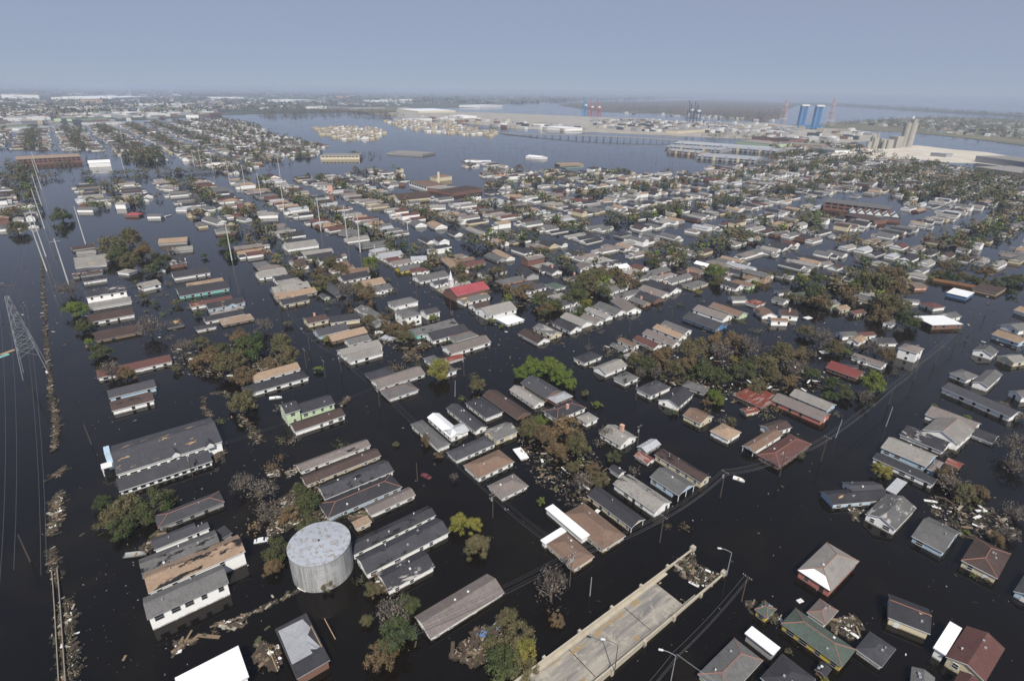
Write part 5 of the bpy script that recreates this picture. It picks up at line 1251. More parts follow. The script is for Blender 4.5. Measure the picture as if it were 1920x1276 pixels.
# ---- far industry and suburb as one mass
fi = MB(); IND = [plain('pale_far_roof', (.66, .66, .64)), plain('grey_far_roof', (.33, .33, .33)), plain('tan_far_wall', (.46, .40, .30)), plain('brown_far_wall', (.20, .12, .09)), plain('far_dark', (.06, .065, .07))]
def fbox(p, r, x, y, s=1.0):
    d = (p-CAM).length; ud = UB if r.random() < .5 else UA; L, W, h = r.uniform(15, 60)*s, r.uniform(12, 30)*s, r.uniform(4, 10)*(1+s*.1)
    fi.obox(p+Vector((0, 0, h/2)), ud, L, W, h, r.choices(range(5), (5, 5, 3, 2, 2))[0])
scatter([(0, 176), (480, 172), (960, 176), (960, 190), (700, 200), (480, 206), (200, 214), (0, 220)], 700, 41, lambda p, r, x, y: fbox(p, r, x, y, .7+max(0, 195-y)*.05))
scatter([(0, 200), (200, 196), (420, 190), (480, 200), (400, 214), (200, 222), (0, 228)], 320, 42, lambda p, r, x, y: fbox(p, r, x, y, 1.2))
scatter([(0, 212), (240, 210), (420, 205), (420, 216), (240, 228), (0, 236)], 140, 43, lambda p, r, x, y: fbox(p, r, x, y, .8))
scatter([(1110, 226), (1200, 225), (1330, 231), (1440, 235), (1440, 250), (1330, 250), (1200, 247), (1120, 240)], 420, 44, lambda p, r, x, y: fbox(p, r, x, y, .45))
scatter([(760, 215), (960, 228), (1100, 240), (1100, 248), (940, 240), (800, 226)], 60, 45, lambda p, r, x, y: fbox(p, r, x, y, .5))
scatter([(1440, 236), (1600, 245), (1640, 256), (1560, 268), (1440, 264)], 90, 46, lambda p, r, x, y: fbox(p, r, x, y, .6))
scatter([(1600, 232), (1760, 226), (1920, 234), (1920, 262), (1760, 250)], 160, 47, lambda p, r, x, y: fbox(p, r, x, y, .45))
scatter([(1150, 212), (1330, 218), (1450, 226), (1450, 229), (1320, 222)], 60, 48, lambda p, r, x, y: fbox(p, r, x, y, .35))
scatter([(1620, 186.5), (1920, 194.5), (1920, 196.5), (1620, 188)], 60, 49, lambda p, r, x, y: fbox(p, r, x, y, 3))
scatter([(1205, 177), (1270, 177.5), (1270, 179), (1205, 178.5)], 30, 50, lambda p, r, x, y: fbox(p, r, x, y, 4))
tag(fi.build('distant_buildings', IND), 'haze dimmed sheds, container stacks and town buildings along the horizon and the port', 'buildings', None, 'stuff')
# ------------------------------------------------------------------ middle and far trees
NT = 296-len(TREES); tk_ = []
for c in sorted(tcand, key=lambda c: (BA(c[0], c[1])-CAM).length):
    p = BA(c[0], c[1])
    if ok(p) and not near(p.x, p.y, -1.0): tk_.append(p)
print('tree candidates', len(tk_), 'hand', len(TREES))
ft = MB(); FTM = [leafmat(k) for k in 'dong']
def fartree(p, r, n, ki, rn, base=0, vs=1.0):
    for _ in range(n):
        an = rn.random()*6.283; zz = rn.random(); rr = r*math.sqrt(max(0, 1-zz*zz*.8))*rn.uniform(.3, 1); q = p+Vector((rr*math.cos(an), rr*math.sin(an), base+(.25*r+zz*r*1.3)*vs)); s = r*rn.uniform(.10, .24)
        a = Vector((rn.gauss(0, 1), rn.gauss(0, 1), rn.gauss(0, .5))).normalized(); b = a.cross(Vector((rn.gauss(0, .4), rn.gauss(0, .4), 1))).normalized(); ft.face([q-a*s, q-b*s, q+a*s, q+b*s], ki)
for i, p in enumerate(tk_):
    if i < NT: tree((p.x, p.y, 0), rnd.uniform(3.0, 6.5), rnd.choices('donbg', (5, 6, 5, 2, 1))[0], None, rnd.uniform(.8, 1.2), low=True)
    else: fartree(p, rnd.uniform(2.4, 5.6), 56, rnd.choices(range(4), (5, 5, 4, 1))[0], rnd)
def ftr(n, r0_, r1, base=0, ks=(5, 4, 3, 0), vs=1.0):
    return lambda p, r, x, y: fartree(p, r.uniform(r0_, r1), n, r.choices(range(4), ks)[0], r, base, vs)
scatter([(230, 300), (250, 283), (300, 280), (310, 300), (280, 308)], 90, 60, ftr(40, 5, 8))
scatter([(0, 318), (20, 305), (60, 312), (75, 330), (60, 350), (0, 345)], 60, 61, ftr(36, 4, 7))
for y0, y1, x0, x1, n in ((335, 322, 80, 340, 60), (318, 302, 60, 200, 26), (338, 322, 250, 340, 20), (325, 318, 330, 470, 60)):
    scatter([(x0, y0-2), (x1, y1-2), (x1, y1+3), (x0, y0+3)], n, 62+x0, ftr(30, 3, 5.5))
scatter([(480, 212), (600, 205), (700, 208), (760, 218), (740, 222), (640, 216), (500, 220)], 420, 66, ftr(20, 7, 11, 0, (2, 3, 6, 0)))
scatter([(0, 238), (250, 232), (420, 222), (560, 262), (590, 294), (470, 316), (240, 296), (0, 280)], 420, 67, ftr(24, 4, 7))
scatter([(0, 180), (480, 172), (960, 173), (960, 192), (700, 203), (480, 208), (200, 216), (0, 222)], 1700, 68, ftr(12, 14, 34, 0, (5, 4, 3, 0), .4))
scatter([(0, 163), (480, 168), (1300, 177), (1500, 181), (1200, 188), (900, 196), (480, 180), (0, 176)], 900, 69, ftr(10, 50, 110, 0, (5, 2, 1, 0), .13))
scatter([(1055, 197), (1130, 193), (1330, 190), (1480, 200), (1465, 220), (1420, 226), (1230, 212), (1090, 203)], 2400, 70, ftr(9, 8, 14, -3, (1, 3, 7, 0)))
scatter([(1560, 234), (1640, 228), (1760, 222), (1920, 230), (1920, 264), (1800, 252), (1700, 244)], 700, 71, ftr(12, 8, 14))
scatter([(1470, 194), (1560, 194), (1760, 207), (1920, 219), (1920, 224), (1750, 210), (1560, 198)], 500, 72, ftr(8, 12, 18, 0, (4, 3, 2, 0)))
scatter([(1450, 270), (1600, 272), (1700, 300), (1920, 330), (1920, 400), (1500, 330), (1400, 310)], 420, 73, ftr(34, 4, 8))
scatter([(870, 235), (940, 240), (960, 250), (880, 246)], 40, 74, ftr(20, 4, 7))
scatter([(1280, 255), (1420, 250), (1450, 262), (1360, 262)], 60, 75, ftr(20, 5, 8))
scatter([(490, 222), (600, 222), (800, 246), (960, 262), (1240, 276), (1380, 300), (1200, 318), (1000, 312), (860, 298), (700, 275), (560, 258)], 230, 76, ftr(16, .8, 2.4))
scatter([(640, 290), (700, 285), (720, 296), (660, 300)], 16, 77, ftr(30, 3, 6))
tag(ft.build('distant_woods', FTM), 'far trees and woods between the distant houses and round the shores', 'trees', None, 'stuff')
dp = []
for i in range(75):
    for _ in range(20):
        x, y = rnd.uniform(480, 1420), rnd.uniform(226, 318)
        if inpoly(x, y, [(490, 222), (600, 222), (800, 246), (960, 258), (1240, 272), (1390, 300), (1200, 320), (1000, 315), (860, 300), (700, 275), (560, 258)]): break
    dp.append((x, y))
for i, (x, y) in enumerate(dp): upole(x, y, rnd.uniform(8, 12), None, 0)
for i in range(55):
    ia = rnd.choice(BL[2:12]); b = rnd.uniform(-100, 1000); p = BA(b, ia); q = PX(p)
    if 0 < q[0] < 1920 and 300 < q[1] < 560 and not near(p.x, p.y, 1): upole(q[0], q[1], 9, None, 1, along=UB)
# ------------------------------------------------------------------ landmarks of the middle and far distance
def block(a, b, c, h, wk, rk, label, name='warehouse', cat=None, base=0, rise=0, style='f', bands=0, bandm=None, roofh=None, tops=()):
    """long building from three roof corners (photo pixels) at height h; bands = rows of windows"""
    A, B, C_ = G(*a, h), G(*b, h), G(*c, h); n0 = len(HOUSES)
    e = house(A, B, C_, h, style, rk, wk, 'Fo', None, name, cat or name.replace('_', ' '), far=True, rise=rise if style != 'f' else None)
    HOUSES.pop(); e['label'] = label
    if 'group' in e: del e['group']
    u = B-A; u.z = 0; L = u.length; u.normalize(); v = Vector((C_.x-B.x, C_.y-B.y, 0)); v = v-u*v.dot(u); v.normalize()
    if bands:
        n = max(3, int(L/ (6 if L < 90 else 9)))
        for k in range(bands):
            z = h-1.6-k*3.2
            if z < .5: break
            w0 = local(e, A-v*.0+u*1.5); w1 = local(e, B-u*1.5)
            for j in range(n):
                pa = w0.lerp(w1, (j+.15)/n); pb_ = w0.lerp(w1, (j+.85)/n); mb = MB(); d = pb_-pa; d.z = 0
                cc = (pa+pb_)/2; cc.z = z; off = local(e, A+v*.33)-local(e, A); off.z = 0; mb.obox(cc+off*.9, d, d.length, .25, 1.4, 0); mb.build('window', bandm or GLASS, e)
    return e
block((30, 299), (152, 293), (146, 277), 8.5, 'bk', 'tn', 'long red brick school with tan roof in the far left water', 'school_building', bands=2)
block((165, 306), (207, 304), (203, 288), 6.5, 'wh', 'wh', 'bright white arched sports hall right of the long brick school', 'sports_hall', style='g', rise=3)
block((600, 292), (674, 292), (672, 277), 6.5, 'cr', 'lg', 'cream windowless block standing in the far water', 'storehouse', bands=1)
block((724, 286), (792, 290), (775, 277), 3.0, 'gy', 'lg', 'wide flat pale roof barely above the far water', 'warehouse')
block((872, 304), (922, 304), (915, 294), 3.5, 'gy', 'wh', 'open sided shed with pale roof at the lagoon edge', 'warehouse')
block((905, 325), (948, 324), (942, 316), 4.5, 'pk', 'pk', 'pale pink flat building behind the brown roofed school', 'shop_building', bands=1)
block((985, 293), (1013, 296), (1010, 288), 3.5, 'wh', 'wh', 'white gabled barn standing alone in the lagoon', 'barn', style='g', rise=2)
block((1050, 309), (1095, 308), (1090, 303), 3.0, 'tn', 'tn', 'orange brown flat roof at the lagoon shore', 'warehouse')
block((1060, 315), (1095, 313), (1090, 309), 1.2, 'tq', 'tq' if False else 'gn', 'low turquoise edged slab below the orange brown flat roof', 'warehouse')
block((432, 315), (486, 310), (484, 307), 3.0, 'wh', 'lg', 'long low white building beside the upper left poles', 'warehouse')
# brown roofed school complex
sc = block((766, 341), (800, 350), (848, 326), 5.0, 'wh', 'bg', 'brown roofed school of several wings beside the tall cream chimney', 'school_building', style='h', rise=2.2, bands=1)
block((800, 352), (855, 357), (880, 343), 4.0, 'bk', 'lg', 'flat pale roofed middle wing of the brown roofed school', 'school_wing')
block((850, 361), (905, 353), (885, 338), 4.0, 'bk', 'br', 'dark reddish roofed right wing of the brown roofed school', 'school_wing', style='h', rise=2)
block((818, 333), (848, 330), (846, 322), 5.5, 'cr', 'bg', 'small rear brown roofed wing behind the cream chimney', 'school_wing', style='h', rise=2)
e = empty('chimney_stack', G(823, 343)); mb = MB(); mb.box(-1.3, 1.3, -1.3, 1.3, -.5, 13); mb.build('shaft', wallmat('cr'), e); mb = MB(); mb.box(-1.5, 1.5, -1.5, 1.5, 13, 13.5); mb.build('cap', TRIM, e); tag(e, 'tall square cream chimney rising from the brown roofed school', 'chimney')
e = empty('brick_tower', G(621, 362)); mb = MB(); mb.box(-3, 3, -3, 3, -.5, 9.5); mb.build('shaft', wallmat('pk'), e); mb = MB(); mb.box(-3.4, 3.4, -3.4, 3.4, 9.5, 10); mb.build('roof', roofmat('lg'), e); tag(e, 'square brick tower left of the ribbed grey roof, middle distance', 'tower')
# three storey school with the saw tooth annex
block((1545, 378), (1668, 392), (1668, 385), 8.0, 'bk', 'gy', 'three storey red brick school block with striped window bands', 'school_building', bands=3, bandm=GLASS)
sw = block((1588, 402), (1690, 412), (1700, 392), 3.0, 'bk', 'dk', 'low hall with white saw tooth roof lights below the striped school', 'school_hall')
rf_ = [c for c in bpy.data.objects if c.parent == sw and c.name.startswith('roof')][0]
A, B = local(sw, G(1592, 400, 3.2)), local(sw, G(1688, 409, 3.2)); dd = (B-A); dd.z = 0; nn = Vector((-dd.y, dd.x, 0)).normalized()
if (local(sw, G(1640, 385, 3.2))-A).dot(nn) < 0: nn = -nn
for k in range(6):
    for j in range(2):
        p, q = A.lerp(B, k/6)+nn*(4+9*j), A.lerp(B, (k+.92)/6)+nn*(4+9*j); t = (p+q)/2+Vector((0, 0, 3.4)); bk_ = nn*7
        mb = MB(); mb.face([p, q, t], 0); mb.face([q, q+bk_, t+bk_, t], 1); mb.face([p+bk_, p, t, t+bk_], 0 if j else 1); mb.build('saw_tooth', [TRIM, roofmat('dk')], sw)
block((1582, 402), (1640, 414), (1640, 402), 4.0, 'bk', 'br', 'low red brick annex nearest the camera at the saw tooth school', 'school_wing', bands=1)
block((1640, 414), (1662, 404), (1650, 400), 3.2, 'bk', 'gy', 'small brick end wing at the right of the saw tooth school', 'school_wing')
# terraced blocks at the lagoon
for i, (a, b, c) in enumerate((((1246, 274), (1352, 282), (1356, 277)), ((1262, 268), (1440, 280), (1442, 275)), ((1306, 292), (1418, 300), (1424, 292)), ((1352, 276), (1456, 284), (1456, 279)), ((1250, 281), (1310, 287), (1312, 283)))):
    t = block(a, b, c, 6.0, 'gy' if i < 4 else 'tn', 'mt', ['long grey terrace row at the left of the lagoon housing', 'rearmost long grey terrace row of the lagoon housing', 'front terrace row with dark pillars, lowest of the lagoon housing', 'right hand terrace row of the lagoon housing', 'low tan terrace at the left end of the lagoon housing'][i], 'terrace_row', style='g', rise=2.2, bands=2)
    for k in range(5):
        q = local(t, G(a[0]+(b[0]-a[0])*(k+.5)/5, a[1]+(b[1]-a[1])*(k+.5)/5, 6)); mb = MB(); mb.box(q.x-2.2, q.x+2.2, q.y-.3, q.y+1.4, -.3, 8.6); mb.build('gable_bay', wallmat('cr' if k % 2 else 'gy'), t)
# causeway bridge over the lagoon
cw = [(940, 250), (1000, 252.5), (1080, 254), (1152, 256.5), (1220, 259.5), (1285, 264), (1372, 272)]
cwh = [1, 4, 7.5, 8.5, 7.5, 4.5, 1]; e = empty('causeway_bridge', G(1152, 262)); o_ = Vector(e.location); mb = MB(); P3 = [G(x, y, h) for (x, y), h in zip(cw, cwh)]
for p, q in zip(P3, P3[1:]): mb.obox((p+q)/2-o_, q-p, (q-p).length+1, 13, 1.3)
mb.build('deck', plain('causeway_concrete', (.30, .28, .25)), e)
for k in range(34):
    t = k/33*(len(P3)-1.001); i = int(t); p = P3[i].lerp(P3[i+1], t-i)-o_; d = (P3[i+1]-P3[i]).normalized(); n2 = Vector((-d.y, d.x, 0)); mb = MB()
    if p.z+o_.z < 3: continue
    for s in (-4.5, 4.5): mb.box(p.x+n2.x*s-.7, p.x+n2.x*s+.7, p.y+n2.y*s-.7, p.y+n2.y*s+.7, -1, p.z)
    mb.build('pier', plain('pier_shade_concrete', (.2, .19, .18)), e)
tag(e, 'low concrete causeway bridge on piers across the lagoon', 'bridge')
# high interstate bridge at far left
hw2 = [(0, 206), (70, 198), (150, 197), (240, 190), (330, 181), (400, 177), (470, 176), (540, 181), (640, 190), (720, 196)]; hh_ = [6, 8, 10, 18, 26, 32, 32, 26, 14, 7]
e = empty('highway_bridge', G(330, 195)); o_ = Vector(e.location); mb = MB(); P3 = [G(x, y, h) for (x, y), h in zip(hw2, hh_)]
for p, q in zip(P3, P3[1:]): mb.obox((p+q)/2-o_, q-p, (q-p).length+4, 22, 3.2)
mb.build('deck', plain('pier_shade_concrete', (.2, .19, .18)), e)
for k in range(60):
    t = k/59*(len(P3)-1.001); i = int(t); p = P3[i].lerp(P3[i+1], t-i)-o_
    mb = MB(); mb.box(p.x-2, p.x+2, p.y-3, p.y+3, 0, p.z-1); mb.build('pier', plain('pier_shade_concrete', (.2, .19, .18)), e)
tag(e, 'long high highway bridge rising over the far left industrial land', 'bridge')
# grain silos
e = empty('silo_works', G(1672, 277), R(20)); o_ = Vector(e.location)
CON = stainmat('silo_concrete', (.38, .36, .31), (.24, .225, .19), scale=.08, fine=.4)
def loc_px(x, y, z=0): return local(e, G(x, y, z))
for i, (x, y, h, r) in enumerate(((1692, 276, 54, 8), (1702, 276.5, 54, 8), (1696, 274, 52, 8))):
    q = loc_px(x, y); mb = MB(); mb.tube((q.x, q.y, 0), (q.x, q.y, h), r, r, 20); mb.build('silo', CON, e)
q = loc_px(1700, 276); mb = MB(); mb.box(q.x-5, q.x+5, q.y-5, q.y+5, 54, 62); mb.build('head_house', CON, e)
q = loc_px(1697, 275); mb = MB(); mb.box(q.x-4, q.x+1, q.y-2, q.y+2, 62, 68); mb.build('penthouse', TRIM, e)
for x, y, L, W, h in ((1676, 278, 20, 22, 26), (1659, 279, 26, 16, 20), (1648, 279, 10, 10, 22), (1636, 279, 14, 12, 24)):
    q = loc_px(x, y); mb = MB(); mb.box(q.x-L/2, q.x+L/2, q.y-W/2, q.y+W/2, 0, h); mb.build('silo_block', CON, e)
for x, y, h, r in ((1655, 280, 20, 4), (1663, 280, 20, 4), (1633, 279, 28, 4), (1627, 279, 16, 5), (1641, 279, 34, 2)):
    q = loc_px(x, y); mb = MB(); mb.tube((q.x, q.y, 0), (q.x, q.y, h), r, r, 14); mb.build('storage_bin', CON, e)
tag(e, 'concrete grain silo works with a tall twin silo at the right', 'silos')
# lift bridge
BLUE = plain('bright_blue_steel', (.085, .26, .52), .5)
e = empty('lift_bridge', G(1518, 243), 0); o_ = Vector(e.location)
for x, y, lab in ((1500, 241.5, 0), (1527, 243, 1)):
    c_ = local(e, G(x, y)); 
    for sx_ in (-9, 9):
        for sy_ in (-8, 8):
            mb = MB(); mb.box(c_.x+sx_-1.3, c_.x+sx_+1.3, c_.y+sy_-1.3, c_.y+sy_+1.3, 0, 74); mb.build('tower_leg', BLUE, e)
    mb = MB()
    for k in range(8):
        z0 = k*9.2; z1 = z0+9.2
        for a_, b_ in (((-9, -8), (9, -8)), ((9, -8), (9, 8)), ((9, 8), (-9, 8)), ((-9, 8), (-9, -8))):
            mb.tube((c_.x+a_[0], c_.y+a_[1], z0), (c_.x+b_[0], c_.y+b_[1], z1), .75, n=4); mb.tube((c_.x+b_[0], c_.y+b_[1], z0), (c_.x+a_[0], c_.y+a_[1], z1), .75, n=4); mb.tube((c_.x+a_[0], c_.y+a_[1], z1), (c_.x+b_[0], c_.y+b_[1], z1), .75, n=4)
    mb.build('tower_bracing', BLUE, e); mb = MB(); mb.box(c_.x-13, c_.x+13, c_.y-11, c_.y+11, 74, 79); mb.build('tower_head', TRIM, e)
p, q = local(e, G(1494, 241)), local(e, G(1540, 244)); mb = MB(); mb.obox((p+q)/2+Vector((0, 0, 9)), q-p, (q-p).length, 14, 9); mb.build('lift_span', BLUE, e)
tag(e, 'bright blue lift bridge with two lattice towers on the far canal', 'bridge')
def stripes(name, x, y, h, lab, s=1):
    e = lattice(G(x, y), h, 26, 3, lab, plain('red_white_mast_paint', (.50, .38, .36)), r=.55, bands=10, arms=0, name='radio_mast')
    for k in range(3):
        z = h*(.2+.27*k); mb = MB(); w_ = (26-23*z/h)/2+.8; mb.box(-w_, w_, -w_, w_, z, z+1.2); mb.build('painted_band', plain('mast_red', (.5, .1, .07)) if k % 2 else TRIM, e)
    for k in range(2):
        z = h*(.72+.16*k); mb = MB(); mb.box(-14+k*3, 14-k*3, -.8, .8, z, z+1.2); mb.build('crossarm', plain('mast_red', (.5, .1, .07)), e)
stripes('a', 1467, 233, 98, 'red and white lattice mast left of the blue lift bridge'); stripes('b', 1554, 237, 104, 'red and white lattice mast right of the blue lift bridge')
def crane(x, y, h, matn, c, lab, up_=True):
    m_ = plain(matn, c, .5); e = empty('dock_crane', G(x, y), R(20)); H2 = h*.55
    for sx_ in (-8, 8):
        for sy_ in (-11, 11):
            mb = MB(); mb.box(sx_-1.6, sx_+1.6, sy_-1.6, sy_+1.6, 0, H2); mb.build('leg', m_, e)
    mb = MB(); mb.box(-9, 9, -12.5, 12.5, H2-3, H2); mb.box(-9, 9, -12.5, -10, H2*.35, H2*.35+3); mb.box(-9, 9, 10, 12.5, H2*.35, H2*.35+3); mb.build('portal_beam', m_, e)
    mb = MB(); mb.tube((-6, 0, H2), (0, 3, h*.86), 1.5, n=5); mb.tube((6, 0, H2), (0, 3, h*.86), 1.5, n=5); mb.build('frame', m_, e)
    mb = MB(); mb.tube((0, 10, H2), (0, 22, h*1.02), 1.7, 1.2, 5); mb.tube((0, 3, h*.86), (0, 22, h*1.02), .7, n=4); mb.build('raised_boom', m_, e)
    mb = MB(); mb.box(-6, 6, -12, -2, H2, H2+7); mb.build('machine_house', TRIM, e); tag(e, lab, 'crane', 'dock cranes at the port'); return e
crane(1096, 218, 86, 'blue_crane_paint', (.06, .22, .45), 'blue dock crane, tallest and leftmost of the three port cranes')
crane(1108, 218.5, 74, 'red_crane_paint', (.40, .11, .09), 'red dock crane next to the blue dock crane')
crane(1121, 219, 74, 'red_crane_paint', (.40, .11, .09), 'red dock crane on the right of the three port cranes')
crane(1293, 230, 82, 'dark_crane_paint', (.05, .07, .11), 'dark dock crane, left one of the dark pair')
crane(1305, 231, 78, 'dark_crane_paint', (.05, .07, .11), 'dark dock crane, right one of the dark pair')
# sheds of the port and the far town
for a, b, c, h, wk, rk, lab in (
    ((1016, 237), (1060, 241), (1050, 233), 8, 'wh', 'wh', 'long white shed at the left of the port'),
    ((1270, 246), (1338, 241), (1336, 238.5), 8, 'cr', 'lg', 'long pale yellow roofed shed at the right of the port'),
    ((1000, 232), (1050, 233), (1048, 229), 6, 'wh', 'lg', 'shed with white doors on the port apron'),
    ((1380, 264), (1452, 271), (1462, 262), 7, 'gn', 'lg', 'pale green walled warehouse with cream roof by the terraces'),
    ((1410, 256), (1480, 262), (1480, 255), 8, 'bk', 'br', 'brown brick warehouse behind the pale green walled warehouse'),
    ((1520, 276), (1566, 282), (1572, 274), 7, 'wh', 'lg', 'white windowed warehouse left of the silo works'),
    ((1462, 268), (1540, 273), (1540, 264), 7, 'tn', 'lg', 'long tan roofed warehouse left of the silo works'),
    ((1828, 312), (1960, 330), (1970, 300), 9, 'cr', 'lg', 'big damaged warehouse with pale roof at the right edge, front one'),
    ((1830, 292), (1930, 305), (1930, 285), 11, 'gy', 'lg', 'big pale roofed warehouse at the right edge, rear one'),
    ((1745, 286), (1775, 289), (1775, 282), 7, 'gy', 'mt', 'small plant building on the gravel yard right of the silos'),
    ((745, 204), (785, 208), (800, 203), 10, 'cr', 'wh', 'cream pyramid roofed shed at the start of the port road'),
    ((550, 188), (592, 187), (590, 181), 16, 'wh', 'wh', 'white roofed shed beside the dark waterside hall'),
    ((574, 200), (612, 200), (606, 193), 12, 'wh', 'lg', 'low white building below the white roofed shed'),
    ((605, 198), (662, 201), (662, 193), 16, 'gy', 'sl', 'dark blue waterside hall in the far centre'),
    ((680, 188), (728, 189), (728, 184), 14, 'wh', 'wh', 'white roofed depot in the far centre'),
    ((736, 187), (798, 187), (798, 184), 14, 'wh', 'wh', 'long white depot right of the white roofed depot'),
    ((900, 198), (942, 197), (942, 191), 14, 'wh', 'wh', 'bright white ship like building on the far shore'),
    ((755, 223), (810, 222), (808, 216), 8, 'wh', 'mt', 'white flat roofed market building on the lagoon'),
    ((843, 216), (868, 218), (868, 214), 8, 'wh', 'wh', 'small white roofed building beside the red shed'),
    ((855, 226), (870, 226), (870, 220), 8, 'bk', 'rb', 'small red shed on the lagoon edge'),
    ((0, 236), (58, 233), (60, 227), 8, 'gn', 'lg', 'long low far school with pale roof at the left edge'),
    ((40, 228), (90, 226), (88, 221), 9, 'gy', 'lg', 'curved pale roof hall behind the long low far school'),
    ((140, 223), (200, 220), (198, 217), 8, 'gn', 'gn', 'far green walled school hall left of centre'),
    ((40, 241), (115, 237), (114, 234), 5, 'wh', 'mt', 'very long covered walkway roof at the far left'),
    ((165, 231), (235, 229), (234, 226), 5, 'wh', 'mt', 'second long covered walkway roof below the green school hall'),
    ((18, 219), (105, 217), (104, 213), 5, 'tn', 'tn', 'line of yellow brown vehicles and sheds at far left'),
    ((192, 187), (208, 186), (208, 178), 26, 'tn', 'br', 'square brown block standing high at far left'),
    ((208, 184), (285, 180), (284, 176), 16, 'wh', 'wh', 'very long white factory roof at far left'),
    ((130, 181), (190, 181), (188, 175), 14, 'wh', 'wh', 'white factory left of the square brown block'),
    ((280, 196), (350, 195), (348, 190), 12, 'wh', 'wh', 'white warehouse below the highway bridge'),
    ((235, 203), (310, 201), (306, 195), 10, 'bl', 'mt', 'pale blue roofed warehouse below the highway bridge'),
    ((215, 210), (245, 211), (250, 206), 8, 'wh', 'wh', 'white curved roof warehouse at far left'),
    ((348, 216), (372, 216), (372, 211), 9, 'wh', 'wh', 'white office building left of the red roof'),
    ((393, 214), (415, 213), (414, 209), 8, 'bk', 'br', 'reddish roofed far building'),
    ((72, 178), (92, 177), (92, 171), 30, 'wh', 'tn', 'pale multi storey building on the far left horizon'),
    ((388, 182), (455, 183), (455, 180), 16, 'wh', 'wh', 'white sheds behind the highway bridge piers'),
    ((640, 180), (656, 180), (656, 174), 28, 'pk', 'br', 'far pale block on the horizon left of centre')):
    e = block(a, b, c, h, wk, rk, lab, 'warehouse')
for x, y, h, w_, lab in ((245, 178, 62, 9, 'tall narrow pale tower on the far left skyline'), (322, 173, 58, 22, 'wide pale tower block on the far skyline'), (335, 174, 48, 12, 'narrower pale tower block right of the wide one'), (1226, 178, 60, 40, 'pale block on the centre right horizon')):
    e = empty('tower_block', G(x, y)); mb = MB(); mb.box(-w_, w_, -w_*.6, w_*.6, 0, h); mb.build('wall', plain('pale_tower', (.55, .53, .48)), e)
    mb = MB(); [mb.box(-w_-.2, w_+.2, -w_*.6-.2, w_*.6+.2, h*k/5, h*k/5+1.5) for k in range(1, 5)]; mb.build('window_band', GLASS, e); mb = MB(); mb.box(-w_*1.05, w_*1.05, -w_*.65, w_*.65, h, h+2); mb.build('roof', TRIM, e); tag(e, lab, 'tower block')
# ------------------------------------------------------------------ labels that single out each thing
ORD = 'first second third fourth fifth sixth seventh eighth ninth tenth eleventh twelfth thirteenth fourteenth fifteenth sixteenth seventeenth eighteenth nineteenth twentieth'.split()
LMK = [('the red roofed church', 875, 540), ('the concrete water tank', 600, 1040), ('the flat white brick shop', 1740, 598), ('the green two storey house', 545, 765), ('the chimney house', 1155, 810), ('the brown roofed school', 835, 340), ('the striped brick school', 1610, 380), ('the lattice pylon', 55, 640), ('the low blue building', 1798, 548), ('the big hall', 300, 850), ('the bright yellow house', 770, 497), ('the lone red hip roof', 243, 401), ('the cream far block', 636, 285), ('the salmon red house', 1552, 1060), ('the silo works', 1675, 262), ('the sunken bridge end', 1330, 1050), ('the big rust red roof', 1425, 745), ('the brick tower', 620, 350), ('the long white lagoon shed', 1000, 292), ('the tall white house', 775, 590), ('the pinkish tall house', 1715, 655)]
def sector(dx, dy):
    a = math.degrees(math.atan2(-dy, dx)) % 360
    return ['right of', 'above right of', 'above', 'above left of', 'left of', 'below left of', 'below', 'below right of'][int(((a+22.5) % 360)//45)]
used = set()
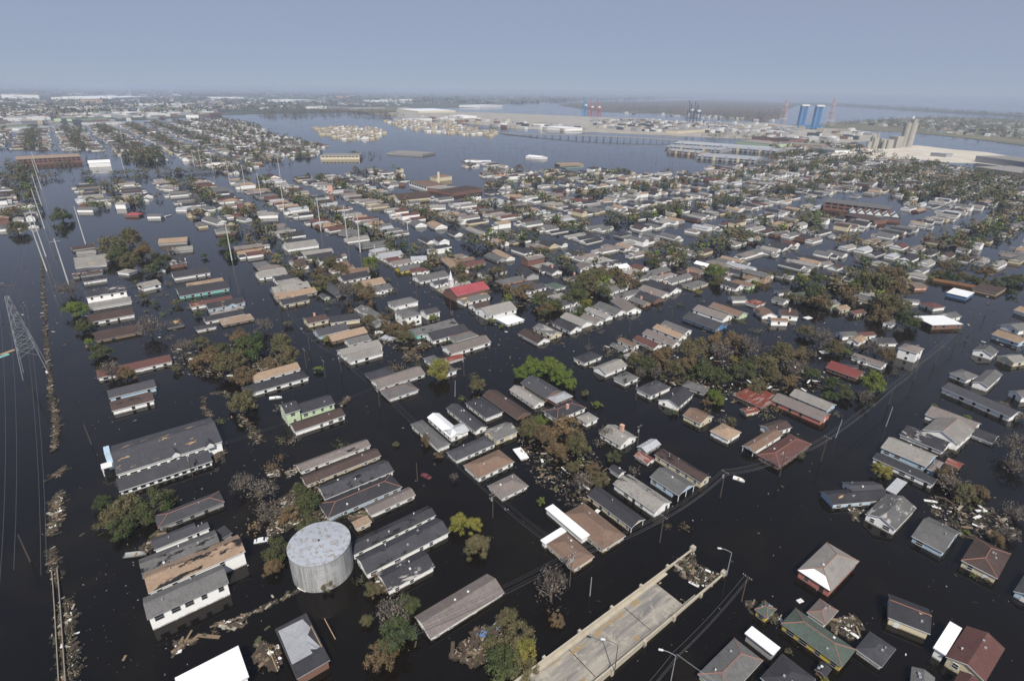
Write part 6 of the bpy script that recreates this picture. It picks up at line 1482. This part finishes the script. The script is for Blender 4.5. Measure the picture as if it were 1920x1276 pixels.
def auto(items, make):
    """items: (obj, px, what words); gives each the label '<what>, <n-th nearest> such <direction> <landmark>'"""
    ranks = {}
    for li, (nm, lx, ly) in enumerate(LMK):
        by = {}
        for i, (o, px, what) in enumerate(items): by.setdefault((what, sector(px[0]-lx, px[1]-ly)), []).append((math.hypot(px[0]-lx, px[1]-ly), i))
        for (what, sc_), l in by.items():
            for r_, (d, i) in enumerate(sorted(l)): ranks.setdefault(i, []).append((r_*60+d, r_, sc_, nm))
    for i, (o, px, what) in enumerate(items):
        for _, r_, sc_, nm in sorted(ranks[i]):
            if r_ < len(ORD):
                lab = make(what, ORD[r_], sc_, nm); lab = lab if len(lab.split()) < 17 else lab.replace(' house,', ',')
                if lab not in used: used.add(lab); o['label'] = lab; break
        else: o['label'] = what
def mk(what, rk, sc_, nm): return f"{what}, {rk} {sc_} {nm}"
its = []
for e, px, rk, wk, lab, z, st, worn, W, L, grp in HOUSES:
    if lab: used.add(lab); continue
    shape = {'g': 'gabled', 'h': 'hipped', 'f': 'flat'}[st]; its.append((e, px, f"{'tall ' if z > 4 else ''}{WALLWORD[wk]} {shape} house, {ROOFWORD[rk]} roof"))
auto(its, mk)
auto([(t[0], t[1], f"{KW[t[2]]} {t[4]}") for t in TREES if not t[3]], mk)
for t in TREES:
    if t[3]: t[0]['label'] = t[3]
    t[0]['category'] = t[4]; t[0]['group'] = 'trees and bushes standing in the flood'
poles = [o for o in bpy.data.objects if o.parent is None and o.name.split('.')[0] in ('utility_pole', 'transmission_pole') and not o.get('label')]
auto([(o, PX(o.location), 'thin dark utility pole' if o.name.startswith('ut') else 'tall pale transmission pole') for o in poles], mk)
for o in bpy.data.objects:
    if o.parent is not None:
        for k in ('category', 'group'):
            if k in o: del o[k]
# ------------------------------------------------------------------ haze
mb = MB(); mb.box(-26000, 26000, -900, 52000, -2.0, 124.0)
hz_ = newmat('haze_air'); nt2 = hz_.node_tree; nt2.nodes.remove(P(hz_)); pv = nt2.nodes.new('ShaderNodeVolumePrincipled')
pv.inputs['Color'].default_value = (.60, .69, .86, 1); pv.inputs['Density'].default_value = 0.000125; pv.inputs['Anisotropy'].default_value = .0
nt2.links.new(pv.outputs[0], nt2.nodes['Material Output'].inputs['Volume'])
tag(mb.build('haze', hz_), kind='stuff')
bpy.data.objects['haze'].display_type = 'WIRE'
